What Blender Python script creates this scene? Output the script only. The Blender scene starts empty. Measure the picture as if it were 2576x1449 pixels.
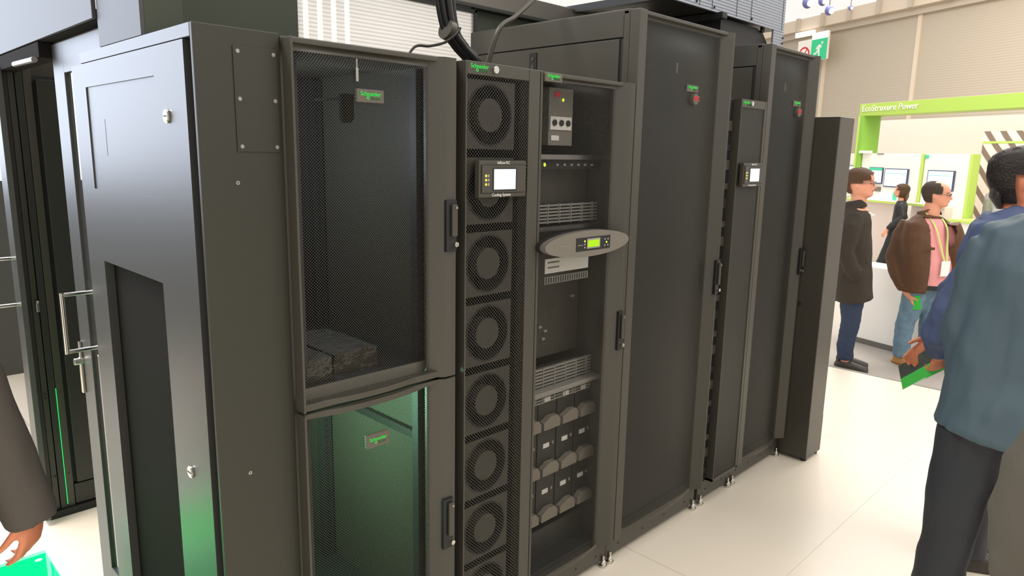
import bpy, bmesh, math, random
from mathutils import Vector, Matrix, noise
from math import sin, cos, pi, radians as RAD
random.seed(7)
SC = bpy.context.scene
COL = SC.collection

# ------------------------------------------------------------------ camera, world, lights, exposure
cd = bpy.data.cameras.new('camera'); cam = bpy.data.objects.new('camera', cd); COL.objects.link(cam)
cam.matrix_world = Matrix(((.7055117, .1199409, -.6984751, -2.2922608),
                           (-.7084513, .1453781, -.6906244, -1.6386895),
                           (.0187089, .9820791, .1875382, 1.715), (0, 0, 0, 1)))
cd.lens = 24.863; cd.sensor_width = 36.0; cd.clip_start = .02
SC.camera = cam
SC.view_settings.view_transform = 'Standard'; SC.view_settings.look = 'None'
SC.view_settings.exposure = 0.0; SC.view_settings.gamma = 1.0
SC.view_settings.use_curve_mapping = False

w = bpy.data.worlds.new('hall_light'); SC.world = w; w.use_nodes = True
bg = w.node_tree.nodes['Background']
bg.inputs[0].default_value = (1.0, .97, .92, 1); bg.inputs[1].default_value = 1.0

def area(name, loc, target, sx, sy, power, col):
    l = bpy.data.lights.new(name, 'AREA'); l.shape = 'RECTANGLE'; l.size = sx; l.size_y = sy
    l.energy = power; l.color = col
    o = bpy.data.objects.new(name, l); COL.objects.link(o); o.location = loc
    d = Vector(target) - Vector(loc); o.rotation_euler = d.to_track_quat('-Z', 'Y').to_euler()
    return o
area('overhead_light', (1.5, -5.0, 6.5), (1.5, -2.0, 0), 5, 3, 220, (1, .95, .87))
area('overhead_light', (7.5, 0.0, 6.5), (7.5, 0.5, 0), 4, 4, 380, (1, .95, .88))
area('overhead_light', (13.0, 3.0, 7.0), (13.5, 3.0, 0), 6, 6, 700, (1, .94, .86))
area('overhead_light', (-3.2, 1.9, 5.5), (-2.3, 1.5, 0), 1.5, 1.5, 230, (1, .95, .88))  # added to brighten the floor that the end cover reflects
area('screen_wall_light', (-4.1, 4.60, 3.40), (-4.1, 0.0, 3.40), 4.4, 3.9, 300, (.76, .84, 1.0))

# ------------------------------------------------------------------ materials
def lin(c):
    return tuple(((v / 255) / 12.92 if v / 255 <= .04045 else ((v / 255 + .055) / 1.055) ** 2.4) for v in c) + (1,)
def mat(name, c, rough=.5, metal=0, spec=.5, noise_c=0, nscale=40, bump=0, bscale=200, emit=0, trans=0):
    m = bpy.data.materials.new(name); m.use_nodes = True
    nt = m.node_tree; b = nt.nodes['Principled BSDF']
    col = lin(c)
    b.inputs['Base Color'].default_value = col
    b.inputs['Roughness'].default_value = rough; b.inputs['Metallic'].default_value = metal
    b.inputs['Specular IOR Level'].default_value = spec
    tc = nt.nodes.new('ShaderNodeTexCoord')
    if noise_c:
        n = nt.nodes.new('ShaderNodeTexNoise'); n.inputs['Scale'].default_value = nscale; n.inputs['Detail'].default_value = 4
        mx = nt.nodes.new('ShaderNodeMix'); mx.data_type = 'RGBA'
        mx.inputs[6].default_value = tuple(v * (1 - noise_c) for v in col[:3]) + (1,)
        mx.inputs[7].default_value = tuple(min(1, v * (1 + noise_c)) for v in col[:3]) + (1,)
        nt.links.new(tc.outputs['Object'], n.inputs['Vector']); nt.links.new(n.outputs['Fac'], mx.inputs[0])
        nt.links.new(mx.outputs[2], b.inputs['Base Color'])
    if bump:
        n2 = nt.nodes.new('ShaderNodeTexNoise'); n2.inputs['Scale'].default_value = bscale
        bp = nt.nodes.new('ShaderNodeBump'); bp.inputs['Strength'].default_value = bump; bp.inputs['Distance'].default_value = .01
        nt.links.new(tc.outputs['Object'], n2.inputs['Vector']); nt.links.new(n2.outputs['Fac'], bp.inputs['Height'])
        nt.links.new(bp.outputs['Normal'], b.inputs['Normal'])
    if emit:
        b.inputs['Emission Color'].default_value = col; b.inputs['Emission Strength'].default_value = emit
    if trans:
        b.inputs['Transmission Weight'].default_value = trans
    return m
def nd(nt, op, a, b=None, c=None):
    n = nt.nodes.new('ShaderNodeMath'); n.operation = op
    for i, v in enumerate((a, b, c)):
        if v is None: continue
        if isinstance(v, (int, float)): n.inputs[i].default_value = v
        else: nt.links.new(v, n.inputs[i])
    return n.outputs[0]
def perf(name, c, px, pz, r, rough=.45):
    """sheet metal punched with a staggered grid of round holes (pitch px across, pz between rows)"""
    m = mat(name, c, rough); nt = m.node_tree; b = nt.nodes['Principled BSDF']
    tc = nt.nodes.new('ShaderNodeTexCoord'); sp = nt.nodes.new('ShaderNodeSeparateXYZ')
    nt.links.new(tc.outputs['Object'], sp.inputs[0])
    u = nd(nt, 'DIVIDE', sp.outputs['X'], px); v = nd(nt, 'DIVIDE', sp.outputs['Z'], 2 * pz)
    def cell(off):
        du = nd(nt, 'SUBTRACT', nd(nt, 'FRACT', nd(nt, 'ADD', u, off)), .5)
        dv = nd(nt, 'MULTIPLY', nd(nt, 'SUBTRACT', nd(nt, 'FRACT', nd(nt, 'ADD', v, off)), .5), 2 * pz / px)
        return nd(nt, 'ADD', nd(nt, 'MULTIPLY', du, du), nd(nt, 'MULTIPLY', dv, dv))
    d = nd(nt, 'MINIMUM', cell(0), cell(.5))
    hole = nd(nt, 'LESS_THAN', d, (r / px) ** 2)
    tr = nt.nodes.new('ShaderNodeBsdfTransparent'); mx = nt.nodes.new('ShaderNodeMixShader')
    nt.links.new(hole, mx.inputs[0]); nt.links.new(b.outputs[0], mx.inputs[1]); nt.links.new(tr.outputs[0], mx.inputs[2])
    nt.links.new(mx.outputs[0], nt.nodes['Material Output'].inputs[0])
    return m
M = {}
M['paint'] = mat('dark_powder_coat', (68, 65, 57), .40, noise_c=.06, nscale=300, bump=.05, bscale=900)
M['cap'] = mat('olive_dark_paint', (44, 44, 34), .45, noise_c=.05, nscale=300, bump=.04, bscale=900)
M['header'] = mat('satin_header_paint', (64, 64, 64), .50, spec=.55, bump=.02, bscale=1200)
M['olive'] = mat('olive_board', (58, 64, 50), .6)
M['void'] = mat('matte_black', (30, 28, 24), .9, spec=.1)
M['paint2'] = mat('charcoal_paint', (46, 46, 42), .40, bump=.04, bscale=900)
M['black'] = mat('black_paint', (26, 27, 27), .5)
M['inside'] = mat('rack_inside', (38, 40, 40), .5)
M['gloss'] = mat('satin_dark_panel', (58, 58, 56), .40, spec=1.0, bump=.02, bscale=1200)
M['sheetA'] = perf('fine_perforated_sheet', (50, 48, 42), .0076, .0040, .0027)
M['sheetB'] = perf('perforated_sheet', (50, 48, 42), .0066, .0036, .0024)
M['sheetC'] = perf('coarse_perforated_sheet', (50, 48, 42), .0115, .0058, .0040)
M['sheetT'] = perf('tall_perforated_sheet', (58, 57, 50), .0066, .0036, .0021)
M['chrome'] = mat('chrome', (215, 212, 205), .16, 1)
M['steel'] = mat('brushed_steel', (170, 165, 158), .35, 1)
M['badge'] = mat('badge_grey', (92, 86, 76), .5)
M['green'] = mat('logo_green', (40, 200, 70), .5, emit=.25)
M['green2'] = mat('dim_logo_green', (44, 110, 56), .5)
M['red'] = mat('logo_red', (215, 40, 50), .5)
M['white'] = mat('white_print', (225, 222, 215), .6)
M['lightgrey'] = mat('light_grey_plastic', (150, 146, 138), .5)
M['tab'] = mat('warm_grey_tab', (132, 124, 112), .5)
M['screen'] = mat('lcd_screen', (232, 246, 246), .3, emit=.75)
M['lcdgreen'] = mat('lcd_green', (150, 200, 20), .3, emit=.5)
M['amber'] = mat('amber_light', (240, 190, 60), .4, emit=1.2)
M['led'] = mat('yellow_green_light', (200, 230, 60), .4, emit=1.5)
M['floor'] = mat('white_floor', (244, 232, 214), .32, noise_c=.015, nscale=6)
M['carpet'] = mat('grey_carpet', (176, 168, 160), .95, noise_c=.12, nscale=250, bump=.2, bscale=600)
M['oval'] = mat('warm_grey_plastic', (118, 112, 103), .4)
M['rubber'] = mat('rubber', (30, 30, 29), .6)
M['film'] = mat('crinkled_clear_film', (84, 84, 82), .10, spec=1.0, noise_c=.5, nscale=30, bump=.9, bscale=45)
M['card'] = mat('wrapped_board', (58, 54, 40), .25, spec=.8, noise_c=.35, nscale=25, bump=.6, bscale=60)
M['wwall'] = mat('white_stand_wall', (230, 215, 204), .6)
M['kwhite'] = mat('white_laminate', (248, 244, 236), .4)
M['beige'] = mat('beige_cladding', (196, 184, 168), .7)
M['beige2'] = mat('beige_trim', (222, 206, 186), .7)
M['limebeam'] = mat('yellow_lime_paint', (176, 208, 92), .5)
M['lime'] = mat('lime_green_paint', (140, 192, 72), .5)
M['lime2'] = mat('pale_lime_edge', (196, 222, 110), .5)
M['skirt'] = mat('grey_skirting', (110, 105, 100), .6)
M['bluescreen'] = mat('monitor_screen', (214, 240, 246), .3, emit=.6)
M['monframe'] = mat('monitor_frame', (70, 80, 110), .4)
M['teal'] = mat('teal_band', (70, 190, 150), .4, emit=.3)
M['lav'] = mat('pale_lavender_screen', (205, 212, 240), .3, emit=.5)
M['exit'] = mat('exit_sign_green', (40, 175, 120), .5, emit=.45)
M['lampwhite'] = mat('lit_white', (255, 252, 245), .5, emit=2.0)
M['limeglow'] = mat('lit_green_acrylic', (12, 245, 140), .3, emit=.8)
M['mint'] = mat('pale_mint_acrylic', (190, 246, 230), .3, emit=.45)
M['greenreflect'] = mat('green_reflection_glow', (20, 220, 100), .4, emit=1.5)  # glow standing in for reflected green light
M['glass'] = mat('mirror_like_glass', (120, 120, 118), .03, metal=.85)
M['skin'] = mat('skin', (226, 158, 128), .55, noise_c=.06, nscale=60)
M['skin2'] = mat('ruddy_skin', (222, 140, 104), .55, noise_c=.08, nscale=60)
M['hairdark'] = mat('dark_hair', (70, 62, 60), .38, noise_c=.5, nscale=90, bump=.6, bscale=160)
M['hairbrown'] = mat('brown_hair', (112, 82, 58), .55, noise_c=.3, nscale=120, bump=.5, bscale=220)
M['hairgrey'] = mat('greying_hair', (96, 82, 68), .6, noise_c=.3, nscale=120, bump=.4, bscale=220)
M['navy'] = mat('navy_suit', (76, 90, 126), .75, noise_c=.08, nscale=200, bump=.15, bscale=500)
M['tealsuit'] = mat('dark_teal_suit', (74, 93, 104), .6, noise_c=.08, nscale=120, bump=.15, bscale=500)
M['trouser'] = mat('black_trousers', (44, 48, 54), .7, noise_c=.08, nscale=120)
M['greycoat'] = mat('grey_wool', (92, 86, 79), .9, noise_c=.22, nscale=500, bump=.4, bscale=900)
M['darkcoat'] = mat('dark_brown_wool', (54, 47, 38), .9, noise_c=.2, nscale=300, bump=.3, bscale=600)
M['leather'] = mat('brown_suede', (92, 62, 38), .65, noise_c=.2, nscale=60, bump=.4, bscale=120)
M['pink'] = mat('pink_shirt', (236, 160, 160), .8, noise_c=.05, nscale=80)
M['jeans'] = mat('blue_jeans', (112, 140, 160), .85, noise_c=.3, nscale=25, bump=.2, bscale=500)
M['darkjeans'] = mat('dark_jeans', (44, 56, 80), .85, noise_c=.2, nscale=30)
M['shoe'] = mat('dark_shoe', (58, 52, 46), .5)
M['tan'] = mat('tan_shoe', (196, 140, 72), .5)
M['whiteshirt'] = mat('white_shirt', (245, 243, 240), .7)
M['greyshirt'] = mat('grey_shirt', (160, 155, 158), .8)
M['eye'] = mat('dark_eye', (50, 36, 30), .3)
M['lips'] = mat('lips', (186, 100, 90), .5)
M['brgreen'] = mat('brochure_green', (60, 205, 70), .35)
M['brdark'] = mat('brochure_photo', (60, 70, 64), .35, noise_c=.7, nscale=22)
M['lanyard'] = mat('lanyard_green', (196, 214, 120), .7)
# twin-wall polycarbonate: translucent, fluted
def poly(name, c, tr_fac, scale):
    m = bpy.data.materials.new(name); m.use_nodes = True; nt = m.node_tree; nt.nodes.remove(nt.nodes['Principled BSDF'])
    tc = nt.nodes.new('ShaderNodeTexCoord'); sp = nt.nodes.new('ShaderNodeSeparateXYZ'); nt.links.new(tc.outputs['Object'], sp.inputs[0])
    s = nd(nt, 'ADD', nd(nt, 'MULTIPLY', nd(nt, 'SINE', nd(nt, 'MULTIPLY', sp.outputs['Z'], scale)), .5), .5)
    cr = nt.nodes.new('ShaderNodeMix'); cr.data_type = 'RGBA'
    cr.inputs[6].default_value = lin(tuple(v * .90 for v in c)); cr.inputs[7].default_value = lin(c); nt.links.new(s, cr.inputs[0])
    tl = nt.nodes.new('ShaderNodeBsdfTranslucent'); tp = nt.nodes.new('ShaderNodeBsdfTransparent'); gl = nt.nodes.new('ShaderNodeBsdfGlossy')
    gl.inputs['Roughness'].default_value = .25
    nt.links.new(cr.outputs[2], tl.inputs[0]); nt.links.new(cr.outputs[2], tp.inputs[0])
    a = nt.nodes.new('ShaderNodeMixShader'); a.inputs[0].default_value = tr_fac
    b = nt.nodes.new('ShaderNodeMixShader'); b.inputs[0].default_value = .08
    nt.links.new(tl.outputs[0], a.inputs[1]); nt.links.new(tp.outputs[0], a.inputs[2])
    nt.links.new(a.outputs[0], b.inputs[1]); nt.links.new(gl.outputs[0], b.inputs[2])
    nt.links.new(b.outputs[0], nt.nodes['Material Output'].inputs[0])
    return m
M['poly'] = poly('twin_wall_polycarbonate', (255, 253, 250), .6, 420)
def ribbed(name, c, scale, amt, axis='Z', rough=.5):
    m = mat(name, c, rough); nt = m.node_tree; b = nt.nodes['Principled BSDF']
    tc = nt.nodes.new('ShaderNodeTexCoord'); sp = nt.nodes.new('ShaderNodeSeparateXYZ'); nt.links.new(tc.outputs['Object'], sp.inputs[0])
    s = nd(nt, 'SINE', nd(nt, 'MULTIPLY', sp.outputs[axis], scale))
    bp = nt.nodes.new('ShaderNodeBump'); bp.inputs['Strength'].default_value = amt; bp.inputs['Distance'].default_value = .02
    nt.links.new(s, bp.inputs['Height']); nt.links.new(bp.outputs['Normal'], b.inputs['Normal'])
    return m
M['fascia'] = ribbed('fluted_grey_sheet', (138, 144, 156), 420, .25)
M['cladding'] = ribbed('ribbed_beige_cladding', (190, 178, 160), 95, .16)
def stripes(name):
    m = mat(name, (250, 236, 226), .5); nt = m.node_tree; b = nt.nodes['Principled BSDF']
    tc = nt.nodes.new('ShaderNodeTexCoord'); wv = nt.nodes.new('ShaderNodeTexWave')
    mp = nt.nodes.new('ShaderNodeMapping'); mp.inputs['Rotation'].default_value = (0, RAD(38), 0)
    wv.wave_type = 'BANDS'; wv.bands_direction = 'X'; wv.inputs['Scale'].default_value = 1.5; wv.inputs['Distortion'].default_value = 1.6; wv.inputs['Detail Scale'].default_value = .6
    cr = nt.nodes.new('ShaderNodeValToRGB'); cr.color_ramp.elements[0].position = .55; cr.color_ramp.elements[1].position = .68
    cr.color_ramp.elements[0].color = lin((252, 238, 228)); cr.color_ramp.elements[1].color = lin((140, 120, 108))
    nt.links.new(tc.outputs['Object'], mp.inputs[0]); nt.links.new(mp.outputs[0], wv.inputs[0]); nt.links.new(wv.outputs['Fac'], cr.inputs[0])
    nt.links.new(cr.outputs[0], b.inputs['Base Color'])
    return m
M['zebra'] = stripes('striped_photo_print')

# ------------------------------------------------------------------ object helpers
WM = {}
def tag(o, label=None, cat=None, group=None, kind=None):
    if label: o['label'] = label
    if cat: o['category'] = cat
    if group: o['group'] = group
    if kind: o['kind'] = kind
    return o
def thing(name, label, cat, loc=(0, 0, 0), rz=0, group=None):
    o = bpy.data.objects.new(name, None); COL.objects.link(o); o.empty_display_size = .1
    o.location = loc; o.rotation_euler = (0, 0, rz); tag(o, label, cat, group)
    WM[o] = Matrix.Translation(loc) @ Matrix.Rotation(rz, 4, 'Z')
    return o
def link(name, me, parent, local=False):
    o = bpy.data.objects.new(name, me); COL.objects.link(o)
    if parent is not None:
        if not local: me.transform(WM[parent].inverted())
        o.parent = parent; WM[o] = WM[parent]
    else: WM[o] = Matrix()
    return o
class MB:
    def __init__(s): s.bm = bmesh.new(); s.mi = 0
    def _new(s, f0):
        for f in s.bm.faces[f0:] if False else list(s.bm.faces)[f0:]: f.material_index = s.mi
    def box(s, x0, x1, y0, y1, z0, z1, bev=0, seg=2):
        b = bmesh.new()
        bmesh.ops.create_cube(b, size=1)
        for v in b.verts: v.co = Vector(((x0 + x1) / 2 + v.co.x * (x1 - x0), (y0 + y1) / 2 + v.co.y * (y1 - y0), (z0 + z1) / 2 + v.co.z * (z1 - z0)))
        if bev: bmesh.ops.bevel(b, geom=list(b.edges), offset=bev, segments=seg, affect='EDGES', profile=.5)
        return s.add(b)
    def add(s, b):
        for f in b.faces: f.material_index = s.mi
        bmesh.ops.recalc_face_normals(b, faces=list(b.faces))
        me = bpy.data.meshes.new('t'); b.to_mesh(me); b.free(); s.bm.from_mesh(me); bpy.data.meshes.remove(me)
        return s
    def cyl(s, p0, p1, r, seg=16, r2=None, bev=0):
        p0 = Vector(p0); p1 = Vector(p1); d = p1 - p0; b = bmesh.new()
        bmesh.ops.create_cone(b, cap_ends=True, segments=seg, radius1=r, radius2=r if r2 is None else r2, depth=d.length)
        if bev: bmesh.ops.bevel(b, geom=[e for e in b.edges if e.calc_face_angle(0) > 1], offset=bev, segments=2, affect='EDGES')
        b.transform(Matrix.Translation((p0 + p1) / 2) @ d.to_track_quat('Z', 'Y').to_matrix().to_4x4())
        return s.add(b)
    def ring(s, c, r0, r1, y0, y1, seg=32):
        """annulus facing -Y"""
        b = bmesh.new(); vs = []
        for i in range(seg):
            a = 2 * pi * i / seg
            vs.append([b.verts.new((c[0] + r * cos(a), y, c[1] + r * sin(a))) for r, y in ((r0, y0), (r1, y0), (r1, y1), (r0, y1))])
        for i in range(seg):
            A = vs[i]; B = vs[(i + 1) % seg]
            for k in range(4): b.faces.new((A[k], A[(k + 1) % 4], B[(k + 1) % 4], B[k]))
        return s.add(b)
    def ball(s, c, r, u=12, v=8):
        b = bmesh.new(); bmesh.ops.create_uvsphere(b, u_segments=u, v_segments=v, radius=1)
        r = (r, r, r) if isinstance(r, (int, float)) else r
        for q in b.verts: q.co = Vector((c[0] + q.co.x * r[0], c[1] + q.co.y * r[1], c[2] + q.co.z * r[2]))
        return s.add(b)
    def prism(s, pts, lo, hi, axis='y'):
        """2D outline (x,z) swept along y, or (y,z) along x, or (x,y) along z"""
        b = bmesh.new()
        f = {'y': lambda p, h: (p[0], h, p[1]), 'x': lambda p, h: (h, p[0], p[1]), 'z': lambda p, h: (p[0], p[1], h)}[axis]
        A = [b.verts.new(f(p, lo)) for p in pts]; B = [b.verts.new(f(p, hi)) for p in pts]
        b.faces.new(A); b.faces.new(B[::-1]); n = len(pts)
        for i in range(n): b.faces.new((A[i], B[i], B[(i + 1) % n], A[(i + 1) % n]))
        return s.add(b)
    def tube(s, pts, rad, ref=(1, 0, 0), seg=14, cap=True):
        """closed tube with elliptical rings; rad items are r or (r along ref, r across)"""
        b = bmesh.new(); pts = [Vector(p) for p in pts]; ref = Vector(ref); rings = []; n = len(pts)
        for i, p in enumerate(pts):
            t = (pts[min(i + 1, n - 1)] - pts[max(i - 1, 0)]).normalized()
            e1 = ref - t * ref.dot(t)
            if e1.length < .05: e1 = t.orthogonal()
            e1.normalize(); e2 = t.cross(e1)
            r = rad[i] if isinstance(rad, (list, tuple)) and not (len(rad) == 2 and n != 2 and not isinstance(rad[0], (list, tuple))) else rad
            rx, ry = (r, r) if isinstance(r, (int, float)) else r
            rings.append([b.verts.new(p + e1 * rx * cos(2 * pi * k / seg) + e2 * ry * sin(2 * pi * k / seg)) for k in range(seg)])
        for A, B in zip(rings, rings[1:]):
            for k in range(seg): b.faces.new((A[k], A[(k + 1) % seg], B[(k + 1) % seg], B[k]))
        if cap: b.faces.new(rings[0][::-1]); b.faces.new(rings[-1])
        return s.add(b)
    def build(s, name, mats, parent=None, smooth=False, local=False):
        me = bpy.data.meshes.new(name); s.bm.to_mesh(me); s.bm.free()
        for m in (mats if isinstance(mats, (list, tuple)) else [mats]): me.materials.append(m)
        if smooth:
            me.polygons.foreach_set('use_smooth', [True] * len(me.polygons))
            try: me.set_sharp_from_angle(angle=RAD(40))
            except Exception: pass
        o = link(name, me, parent, local)
        if smooth and len(me.polygons) < 600:
            wn = o.modifiers.new('even_shading', 'WEIGHTED_NORMAL'); wn.keep_sharp = True; wn.weight = 80
        return o
def B(name, m, parent, x0, x1, y0, y1, z0, z1, bev=0, local=False):
    return MB().box(x0, x1, y0, y1, z0, z1, bev).build(name, m, parent, bool(bev), local)
def smooth_pts(pts, n=8):
    pts = [Vector(p) for p in pts]; out = []
    for i in range(len(pts) - 1):
        p0 = pts[max(i - 1, 0)]; p1 = pts[i]; p2 = pts[i + 1]; p3 = pts[min(i + 2, len(pts) - 1)]
        for k in range(n):
            t = k / n
            out.append(.5 * ((2 * p1) + (p2 - p0) * t + (2 * p0 - 5 * p1 + 4 * p2 - p3) * t * t + (3 * p1 - p0 - 3 * p2 + p3) * t ** 3))
    out.append(pts[-1]); return out
def wire(name, pts, r, m, parent=None, n=8, seg=8):
    p = smooth_pts(pts, n)
    return MB().tube(p, [r] * len(p), (0, 1, 0), seg).build(name, m, parent, True)
def text(name, s, size, x, y, z, m, parent, align='CENTER', rot=None, ext=.0006, squash=1.0, bold=0):
    """lettering that faces -Y with its baseline at (x, y, z)"""
    cu = bpy.data.curves.new('t', 'FONT'); cu.body = s; cu.size = size; cu.align_x = align; cu.extrude = ext; cu.resolution_u = 2; cu.offset = bold
    to = bpy.data.objects.new('t', cu); COL.objects.link(to)
    me = bpy.data.meshes.new_from_object(to.evaluated_get(bpy.context.evaluated_depsgraph_get()))
    bpy.data.objects.remove(to); me.name = name
    mw = Matrix.Translation((x, y, z)) @ (rot or Matrix.Rotation(RAD(90), 4, 'X')) @ Matrix.Diagonal((squash, 1, 1, 1))
    me.transform(mw); me.materials.clear(); me.materials.append(m)
    return link(name, me, parent)
def logo(parent, x0, x1, z0, z1, y, plate=True):
    """small grey badge with green lettering"""
    b = parent
    wd = x1 - x0; h = z1 - z0
    if plate:
        b = MB().box(x0, x1, y - .006, y + .004, z0, z1, .0012).build('badge', M['badge'], parent, True)
        b['label'] = 'small grey badge with green lettering'
    yy = y - (.0066 if plate else .0006)
    text('lettering', 'Schneider', wd * .19, x0 + wd * .5, yy, z0 + h * .50, M['green'], b, bold=.0001)
    text('lettering', 'Electric', wd * .12, x0 + wd * .68, yy, z0 + h * .24, M['green2'], b)
    MB().ring((x0 + wd * .40, z0 + h * .36), wd * .030, wd * .052, yy - .0004, yy + .0004, 18).build('logo_swirl', M['green'], b)
    return b

# ------------------------------------------------------------------ setting
fl = bpy.data.objects.new('floor', None); COL.objects.link(fl); WM[fl] = Matrix(); tag(fl, 'raised white exhibition floor of large panels', kind='structure')
xs = [-9.873] + [-5.873 + 2 * k for k in range(5)] + [3.67]
ys = [-8.585 + 2 * k for k in range(9)]
for a, b in zip(xs, xs[1:]):
    for c, d in zip(ys, ys[1:]):
        B('floor_panel', M['floor'], fl, a + .0012, b - .0012, c + .0005, d - .0005, -.03, 0)
B('floor_base', M['skirt'], fl, -9.87, 3.665, -8.58, 7.41, -.08, -.0301)
tag(B('trim_1', M['lightgrey'], None, 3.671, 3.70, -8.5, 7.4, -.08, .004, .002), 'pale edging strip along the raised floor', kind='structure')
tag(B('floor', M['carpet'], None, 3.66, 45, -30, 30, -.16, -.081), 'grey carpet of the hall aisle', kind='structure')

# unseen dark wall on the left, added to darken the end panel's reflection
tag(B('wall_left_added', M['cap'], None, -6.6, -1.85, 4.62, 4.75, 0, 5.5), 'unseen dark wall added behind the screen light to darken reflections', kind='structure')

# hall wall and the stand far behind, in a frame turned to the hall wall
ANG = RAD(-115.7347); U = Vector((-.434, -.901, 0)); N = Vector((.901, -.434, 0))
def hall(name, label, cat, O, group=None, kind=None):
    o = bpy.data.objects.new(name, None); COL.objects.link(o); o.location = O; o.rotation_euler = (0, 0, ANG)
    WM[o] = Matrix.Translation(O) @ Matrix.Rotation(ANG, 4, 'Z'); tag(o, label, cat, group, kind); return o
# local frame: x along the wall to the right in view, y away from the camera, z up
OW = (21.224, 6.766, 0); OP = (11.516, 3.222, 0)
wl = hall('wall_back', 'beige ribbed cladding wall of the exhibition hall', None, OW, kind='structure')
seams = [-16, -9.5, -5.3, -1.5, 2.0, 5.6, 9.2, 13]
for a, b in zip(seams, seams[1:]):
    B('cladding_panel', M['cladding'], wl, a + .06, b - .06, .0, .08, -.08, 5.86, local=True)
for k, s in enumerate(seams[1:-1]):
    tag(B(f'trim_{k+2}', M['beige2'], None, 0, 1, 0, 1, 0, 1), 'pale cover strip between two cladding panels of the hall wall', kind='structure')
    o = bpy.data.objects[f'trim_{k+2}']; o.location = Vector(OW) + U * s - N * .03; o.rotation_euler = (0, 0, ANG)
    for v in o.data.vertices: v.co = Vector(((v.co.x - .5) * .13, v.co.y * .1 - .02, -.08 + v.co.z * 5.94))
bm_ = hall('ceiling', 'beige beam running along the top of the hall wall', None, OW, kind='structure')
B('beam', M['beige2'], bm_, -16, 13, -.35, .1, 5.88, 6.25, local=True)
B('lower_rail', M['beige'], bm_, -16, 13, -.15, .1, 5.70, 5.88, local=True)
for k in range(16): B('purlin_end', M['beige'], bm_, -8 + k * 1.1, -7.88 + k * 1.1, -.45, -.35, 5.86, 6.27, local=True)

# ------------------------------------------------------------------ racks
def rails(x0, x1, z0, z1, rl, rr, yf, bev):
    m = MB()
    m.box(x0, x0 + rl, yf, 0, z0, z1, .004)
    m.prism([(x1 - rr, yf), (x1 - .004, yf), (x1, yf + .004), (x1, 0), (x1 - rr - bev, 0), (x1 - rr - bev, yf + .035)], z0, z1, 'z')
    m.box(x0 + rl * .5, x1 - rr, yf + .012, 0, z1 - .014, z1, .003)
    return m
def sheet(x0, x1, z0, z1, bulge, ye, nx=20, nz=26, topflat=.12, lip=.014):
    """outward-bowed door skin: edge at depth ye, centre bulge further out; the first and last rows are solid"""
    b = bmesh.new(); zs = [z0, z0 + lip] + [z0 + lip + (z1 - 2 * lip - z0) * k / nz for k in range(1, nz)] + [z1 - lip, z1]
    # denser rows near the top
    zs += [z1 - lip - topflat * t for t in (.15, .3, .5, .7, .85)]; zs = sorted(set(round(q, 5) for q in zs)); V = []
    for z in zs:
        t = min(1, max(0, (z1 - z) / topflat)) if topflat else 1
        s = t * t * (3 - 2 * t)
        row = []
        for i in range(nx + 1):
            u = i / nx
            row.append(b.verts.new((x0 + (x1 - x0) * u, ye - bulge * s * (1 - (2 * u - 1) ** 2), z)))
        V.append(row)
    for j in range(len(zs) - 1):
        for i in range(nx):
            f = b.faces.new((V[j][i], V[j][i + 1], V[j + 1][i + 1], V[j + 1][i])); f.smooth = True
            f.material_index = 1 if (zs[j] < z0 + lip - 1e-4 or zs[j + 1] > z1 - lip + 1e-4) else 0
    m = MB(); m.bm.free(); m.bm = b
    return m
def handle(parent, x0, x1, y, z0, z1):
    h = MB().box(x0, x1, y - .010, y + .004, z0, z1, .003).build('door_handle', M['black'], parent, True)
    MB().box(x0 + (x1 - x0) * .38, x1 - .004, y - .020, y - .010, z0 + .045, z1 - .012, .004).build('swing_lever', M['paint'], h, True)
    for zz, r in ((z0 + .022, .0075),):
        MB().cyl((x1 - .011, y - .024, zz), (x1 - .011, y - .008, zz), r, 16, bev=.001).build('lock_cylinder', M['chrome'], h, True)
    MB().cyl((x1 - .011, y - .0225, z1 - .022), (x1 - .011, y - .018, z1 - .022), .0045, 12).build('lock_pin', M['steel'], h, True)
    return h
def foot(parent, x, y=-.012):
    MB().cyl((x, y, 0), (x, y, .010), .017, 16, bev=.002).ball((x, y, .017), (.013, .013, .014)).cyl((x, y, .02), (x, y, .05), .006, 10).build('leveling_foot', M['chrome'], parent, True)
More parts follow.
